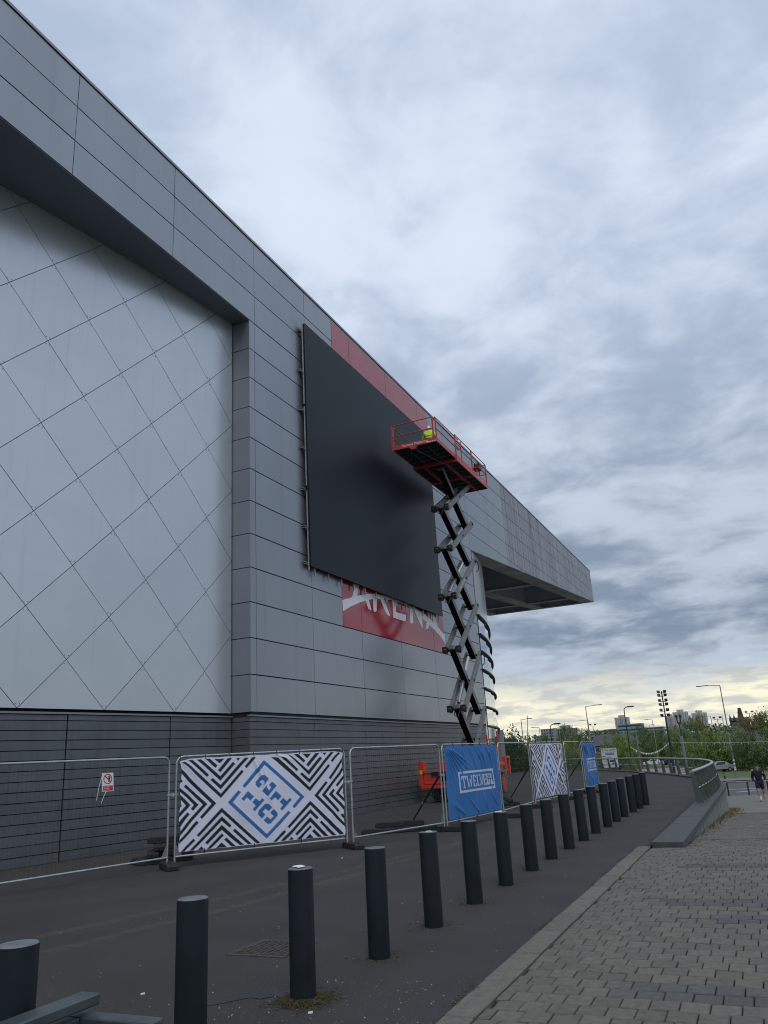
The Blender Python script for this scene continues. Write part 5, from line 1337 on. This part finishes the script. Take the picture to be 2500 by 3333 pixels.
car(-31.5, 150, rad(8), M['carg'], 'silver car seen through the bare fence before the far blue banner')
car(-14.2, 190, rad(12), M['carw'], 'white car half hidden behind the camera post')

# ------------------------------------------------------------------ trees
def crown_mesh(seed, n_cl, n_leaf, leaf, shape, mt):
    rg = random.Random(seed); v, f = [], []
    cl = []
    while len(cl) < n_cl:
        x, y, z = rg.uniform(-1, 1), rg.uniform(-1, 1), rg.uniform(0, 1)
        rr_ = shape(z)*(1+.25*math.sin(3*math.atan2(y, x)+seed))
        q = math.hypot(x, y)
        if q < rr_ and (q > rr_*.45 or rg.random() < .35): cl.append((x, y, z, rg.uniform(.12, .24)))
    for x, y, z, s in cl:
        for _ in range(n_leaf):
            p = Vector((x+rg.gauss(0, s*.55), y+rg.gauss(0, s*.55), z+rg.gauss(0, s*.30)))
            a = Vector((rg.gauss(0, 1), rg.gauss(0, 1), rg.gauss(0, .7))).normalized(); b_ = a.cross(Vector((rg.gauss(0, 1), rg.gauss(0, 1), rg.gauss(0, 1)))).normalized()
            l = leaf*rg.uniform(.6, 1.4); i = len(v)
            v += [tuple(p-a*l), tuple(p+b_*l*.55), tuple(p+a*l), tuple(p-b_*l*.55)]; f.append((i, i+1, i+2, i+3))
    me = bpy.data.meshes.new('crown'); me.from_pydata(v, [], f); me.materials.append(mt); return me
round_ = lambda z: math.sqrt(max(0, 1-((z-.45)/.58)**2))*.95
tall_ = lambda z: .8*math.sqrt(max(0, 1-((z-.42)/.62)**2))
cone_ = lambda z: .85*(1-z)**.7+.06 if z > .06 else .5
open_ = lambda z: (.55+.45*math.sin(z*9))*math.sqrt(max(0, 1-((z-.5)/.56)**2))
CRM = {('a', 1): crown_mesh(1, 70, 85, .032, round_, M['leaf1']), ('b', 2): crown_mesh(2, 70, 85, .032, round_, M['leaf2']), ('c', 3): crown_mesh(3, 68, 85, .032, tall_, M['leaf3']),
       ('d', 1): crown_mesh(4, 68, 85, .032, tall_, M['leaf1']), ('e', 4): crown_mesh(5, 58, 85, .030, open_, M['leaf4']), ('f', 3): crown_mesh(6, 68, 85, .032, cone_, M['leaf3']), ('g', 2): crown_mesh(8, 68, 85, .032, tall_, M['leaf2'])}
CK = {k[0]: v for k, v in CRM.items()}
def trunk_mesh(seed):
    rg = random.Random(seed); m = MB(); m.tube([(0, 0, 0), (.01, .0, .25), (0, .02, .55), (.02, 0, .8)], [.045, .034, .022, .008], 7)
    for k in range(9):
        z = rg.uniform(.22, .6); a = rg.uniform(0, 6.28); l = rg.uniform(.2, .45)
        m.tube([(0, 0, z), (l*.5*math.cos(a), l*.5*math.sin(a), z+l*.35), (l*math.cos(a), l*math.sin(a), z+l*.8)], [.014, .009, .003], 5)
    o = m.build('trunk', M['bark']); me = o.data; bpy.data.objects.remove(o); return me
TRM = [trunk_mesh(1), trunk_mesh(2)]
def tree(x, y, h, w, kind, label, stem=.22, base=GZ, group='trees beyond the forecourt'):
    t = thing('tree', label, 'tree', (x, y, base), group)
    c = bpy.data.objects.new('crown', CK[kind]); COL.objects.link(c); c.parent = t
    c.location = (0, 0, h*stem*.8); c.scale = (w/2, w/2, h*(1-stem*.8)); c.rotation_euler = (0, 0, R_.uniform(0, 6))
    k = bpy.data.objects.new('trunk', TRM[R_.randrange(2)]); COL.objects.link(k); k.parent = t; k.scale = (min(w, h)*.8, min(w, h)*.8, h); k.rotation_euler = (0, 0, R_.uniform(0, 6))
    return t
TREES = [(-25.5,86.3,6.7,5.8,'a','broad bushy green tree behind the first bare panel right of the lift',.1),
 (-37.9,155.4,7.3,2.6,'b','small dark round tree left of the hooded lamp above second maze banner',.2),
 (-46.2,215.1,10.3,7.5,'b','wide dark tree before the brown blocks above the second maze banner',.15),
 (-43.6,225.4,9.4,5.0,'b','dark tree left of the tall lamp post by the far blue banner',.15),
 (-24.9,115.3,5.7,3.2,'c','bright green bushy tree seen over the bare panel by the second maze banner',.15),
 (-25.3,147.9,6.4,3.4,'f','pointed light green tree right of the far blue banner',.08),
 (-22.0,148.4,6.8,5.2,'a','green tree behind the hooded lamp post',.12),
 (-17.0,110.7,5.6,3.6,'c','bright yellow-green tree right behind the direction sign',.1),
 (-24.5,188.4,8.4,5.6,'g','dark tree under the blue-grey office left of the mast',.12),
 (-24.2,203,7.8,6.2,'d','mid green tree behind the sagging bunting',.22),
 (-22.1,208.8,7.5,6.2,'g','dark tree standing just left of the mast in the distance',.12),
 (-17.1,189.2,8.0,5.0,'d','green tree between mast and camera post',.12),
 (-13.0,174.5,8.3,5.0,'g','dark tall tree right of the camera post',.12),
 (-11.7,179.6,9.6,4.4,'e','thin open-topped tree before the rightmost tower block',.1),
 (-7.7,139.8,5.9,4.6,'c','bright green tree above the railing corner',.1),
 (-5.8,141,5.6,5.6,'a','green tree left of the sticker-covered lamp post',.08),
 (-2.9,138,5.6,5.4,'d','green tree right of the sticker-covered lamp post',.08),
 (-1.2,160.0,8.3,5.4,'e','olive tree left of the twin floodlight near the right edge',.1),
 (1.2,150.0,8.5,5.6,'e','tall olive tree at the right edge behind the dark bush',.1),
 (1.3,128.0,5.6,6.0,'b','large dark bush on the lawn at the right edge',.04),
 (-2.3,131,4.9,5.6,'b','dark bush on the lawn behind the jogger',.04),
 (-6.2,137,4.4,6.2,'a','broad green bush hanging over the silver car',.06),
 (-10.9,149.6,4.1,6.0,'b','low dark bush behind the camera post',.05),
 (-22.6,207,3.6,5.5,'b','low dark shrub behind the white car',.04),
 (-22.5,78.8,5.1,4.0,'b','dark green tree behind the lift wheel',.08),
 (-23.1,92.2,4.8,4.2,'d','green tree left of the second maze banner, behind the fence',.08),
 (-21.3,97.7,4.7,4.6,'a','green tree behind the second maze banner',.08),
 (-18.2,110.5,4.5,4.6,'g','green tree behind the far blue banner',.08),
 (-25.6,200,4.9,6.5,'d','green tree right of the direction sign',.08),
 (-19.6,103.2,4.2,3.2,'c','bright shrub in the gap before the far blue banner',.06),
 (-12.1,83.1,3.0,1.5,'c','young tied tree just behind the railing, right of the sign',.3),
 (-19.6,205,5.2,5.6,'a','green tree right of the mast below the bunting',.1),
 (-9.4,150,3.4,4.6,'b','low dark bush at the railing corner',.05),
 (-26.9,83.9,6.0,3.4,'g','dark tree close to the glass drum of the arena',.08),
 (-24.0,88.8,4.7,3.2,'a','green tree right of the broad bushy tree, behind the fence',.08),
 (-3.6,140.0,5.2,5.6,'g','dark tree behind the sticker-covered lamp post',.08),
 (-9.8,136.0,4.8,5.0,'d','green tree between camera post and railing corner',.08),
 (4.2,134.0,6.4,6.2,'a','green tree just outside the right edge of the lawn',.06)]
for x, y, h, w, k, lab, stm in TREES: tree(x, y, h, w, k, lab, stm)
# twigs on the bushy tree
m = MB()
for _ in range(70):
    a = R_.uniform(0, 6.28); r = R_.uniform(0, 2.6); z = GZ+4.2+R_.uniform(0, 2.0)*(1-r/3.4); p = Vector((-25.5+r*math.cos(a), 86.3+r*math.sin(a), z))
    m.tube([p, p+Vector((R_.gauss(0, .3), R_.gauss(0, .3), R_.uniform(.4, 1.0)))], [.02, .006], 4)
tag(m.build('twigs', M['bark'], bpy.data.objects['tree']), None, None, None, 'stuff')
# distant woods on the rising ground
v, f = [], []
rg = random.Random(11)
for _ in range(16000):
    y = rg.choice((rg.uniform(215, 330), rg.uniform(330, 700), rg.uniform(700, 1250))); x = rg.uniform(-.36, .09)*y
    cell = math.sin(x*.11+1.3*math.sin(y*.03))+math.sin(y*.07+x*.05)
    if y < 330: hmax = 4.6+1.6*math.sin(x*.35)+.8*math.sin(x*.9+2)
    else: hmax = 7+2.5*math.sin(x*.1+y*.02)
    if y > 700 and cell < .4: continue
    z = (far_z(y) if y > 300 else GZ)+rg.uniform(0, 1)**.7*hmax; s = rg.uniform(.35, .8)*(.55+y/500)
    p = Vector((x, y, z)); a = Vector((rg.gauss(0, 1), rg.gauss(0, 1), rg.gauss(0, .7))).normalized(); b_ = a.cross(Vector((rg.gauss(0, 1), rg.gauss(0, 1), rg.gauss(0, 1)))).normalized()
    i = len(v); v += [tuple(p-a*s), tuple(p+b_*s*.6), tuple(p+a*s), tuple(p-b_*s*.6)]; f.append((i, i+1, i+2, i+3))
me = bpy.data.meshes.new('distant_woods'); me.from_pydata(v, [], f); me.materials.append(M['leaf2'])
o = bpy.data.objects.new('distant_woods', me); COL.objects.link(o); tag(o, 'far mass of dark green woods below the skyline', 'woods', None, 'stuff')

# ------------------------------------------------------------------ far buildings
def block(name, label, x0, x1, y, z0, z1, depth, mt, kind, cat='building'):
    t = thing(name, label, cat, ((x0+x1)/2, y, z0)); w = x1-x0
    MB().box(x0, x1, y, y+depth, z0-12, z1).build('wall', mt, t)
    if kind == 'tower':
        for u in (.12, .3, .42, .58, .7, .88): MB().box(x0+w*u-w*.025, x0+w*u+w*.025, y-.25, y-.01, z0-10, z1-2).build('window_strip', M['towerg'], t)
        MB().box(x0+w*.3, x0+w*.72, y+1, y+depth-1, z1+.01, z1+3).build('roof_plant', mt, t)
        MB().box(x0+w*.46, x0+w*.54, y-.5, y-.26, z0-10, z1+1).build('stair_shaft', M['blockg'], t)
    elif kind == 'bands':
        n = 4
        for k in range(n):
            za = z0+(z1-z0)*(k+.3)/n; MB().box(x0+.3, x1-.3, y-.2, y-.01, za, za+(z1-z0)/n*.42).build('window_band', M['glassb'], t)
    elif kind == 'grid':
        nx, nz = max(3, int(w/2.6)), max(3, int((z1-z0)/3))
        for i in range(nx):
            for k in range(nz):
                xa = x0+w*(i+.28)/nx; za = z0+(z1-z0)*(k+.25)/nz
                MB().box(xa, xa+w/nx*.45, y-.2, y-.01, za, za+(z1-z0)/nz*.5).build('window', M['glassb'], t)
    return t
block('tower_block', 'pale tower block behind the hooded lamp post, leftmost of the towers', -185.7, -167, 1187, 14, 42.5, 16, M['towerw'], 'tower')
block('tower_block', 'pale tower block partly behind the floodlight mast, lowest of the towers', -117, -105.5, 1195, 14, 39, 16, M['towerw'], 'tower')
block('tower_block', 'tallest pale tower block, behind the camera post', -102.5, -83.9, 1146, 14, 42.5, 16, M['towerw'], 'tower')
block('tower_block', 'pale tower block behind the thin open tree, rightmost of the towers', -79.1, -60.5, 1148, 13, 39.5, 16, M['towerw'], 'tower')
block('office_block', 'blue-grey glass office in front of the leftmost tower block', -137, -112, 890, 9, 25, 20, M['bluegl'], 'bands')
block('office_block', 'low white office with dark window bands right of the far blue banner', -129, -118.2, 689, 8, 16.2, 15, M['towerw'], 'bands')
block('office_block', 'dark low block beside the banded white office', -118, -109.4, 690, 8, 16.6, 15, M['blockd'], 'grid')
block('hospital_block', 'grey stepped block above the second maze banner, left of the hooded lamp', -217, -203, 875, 10, 25.5, 20, M['blockg'], 'grid')
block('hospital_block', 'brown flat-roofed block right of the hooded lamp above second maze banner', -213.5, -192, 928, 10, 26, 20, mat('brown_block', (.20, .165, .15), .8), 'grid')
block('rooftop_block', 'small plant block on top of the brown flat-roofed block', -208, -198, 932, 26.1, 29.5, 10, M['blockg'], 'none')
block('terrace_row', 'long low grey row between office and mast', -100.4, -80.9, 795, 9, 18.2, 12, M['blockg'], 'bands')
block('low_block', 'small pale block left of the stepped grey block', -199.3, -192.5, 776, 8, 16.8, 12, M['blockg'], 'grid')
block('warehouse', 'long pale low building under the dark church', -52, -8, 1000, 8, 16.5, 15, M['towerw'], 'bands')
ch = thing('church', 'dark stone church whose tower is wrapped in scaffold on the skyline', 'church', (-22, 1300, 13))
MB().box(-38, -11, 1300, 1320, 10, 29).build('nave', M['stoned'], ch)
MB().prism([(-38.5, 1299, 29.01), (-38.5, 1321, 29.01), (-38.5, 1310, 34)], [(-10.5, 1299, 29.01), (-10.5, 1321, 29.01), (-10.5, 1310, 34)]).build('roof', M['slate'], ch)
m = MB()
for k in range(6): m.box(-26+k*.45, -16-k*.45, 1296+k*.4, 1299-.01, 24+k*3.6, 24+(k+1)*3.6-.01) if False else m.box(-27.0+k*.55, -17.0-k*.55, 1288, 1298, 14+(0 if k == 0 else 15+(k-1)*3.6), 29+k*3.6-.02)
m.build('scaffolded_tower', M['scaff'], ch)
for k in range(5): MB().box(-27.1+k*.55, -16.9-k*.55, 1287.6, 1287.9, 29.5+k*3.6, 30.1+k*3.6).build('scaffold_lift', M['stoned'], ch)
for x in (-36.5, -31): MB().lathe([(1.6, 29), (1.6, 33), (0, 39)], (x, 1297, 0), 6).build('turret', M['stoned'], ch)
def house(x0, x1, y, zr, ze, depth, label):
    t = thing('house', label, 'house', ((x0+x1)/2, y, GZ)); c = (x0+x1)/2
    MB().box(x0, x1, y, y+depth, GZ-.2, ze).build('wall', M['brick'], t)
    r = MB(); r.prism([(x0-.4, y-.5, ze), (x0-.4, y+depth+.5, ze), (x0+1.2, y+depth/2, zr)], [(x1+.4, y-.5, ze), (x1+.4, y+depth+.5, ze), (x1-1.2, y+depth/2, zr)]); ro = r.build('roof', M['slate'], t)
    MB().box(c-.3, c+.3, y+depth/2-.3, y+depth/2+.3, zr-.6, zr+.7).build('chimney', M['brick'], ro)
    for u in (.2, .5, .8):
        for z in (ze-1.3, ze-3.9):
            f_ = MB().box(x0+(x1-x0)*u-.5, x0+(x1-x0)*u+.5, y-.05, y-.01, z, z+1.0).build('window', M['white'], t); MB().box(x0+(x1-x0)*u-.42, x0+(x1-x0)*u+.42, y-.09, y-.055, z+.08, z+.92).build('pane', M['glassb'], f_)
house(-31.6, -22.9, 165, 4.4, 2.2, 9, 'brick house with wide slate roof right of the far blue banner')
house(-23.5, -17.5, 212, 4.6, 2.2, 9, 'brick house with slate roof left of the mast')
house(-5.6, -1.8, 195, 4.6, 2.4, 9, 'brick house with slate roof behind the sticker-covered lamp post')
house(-3.3, .8, 172, 3.6, 1.3, 8, 'brick house with slate roof below the twin floodlight')
cr = thing('crane', 'thin construction crane far behind the fence', 'crane', (-240, 900, 12))
MB().tube([(-240, 900, 8), (-236, 900, 42)], .45, 5).build('jib', M['blockg'], cr); MB().tube([(-241, 905, 8), (-239, 905, 24)], .5, 5).build('mast', M['blockg'], cr)
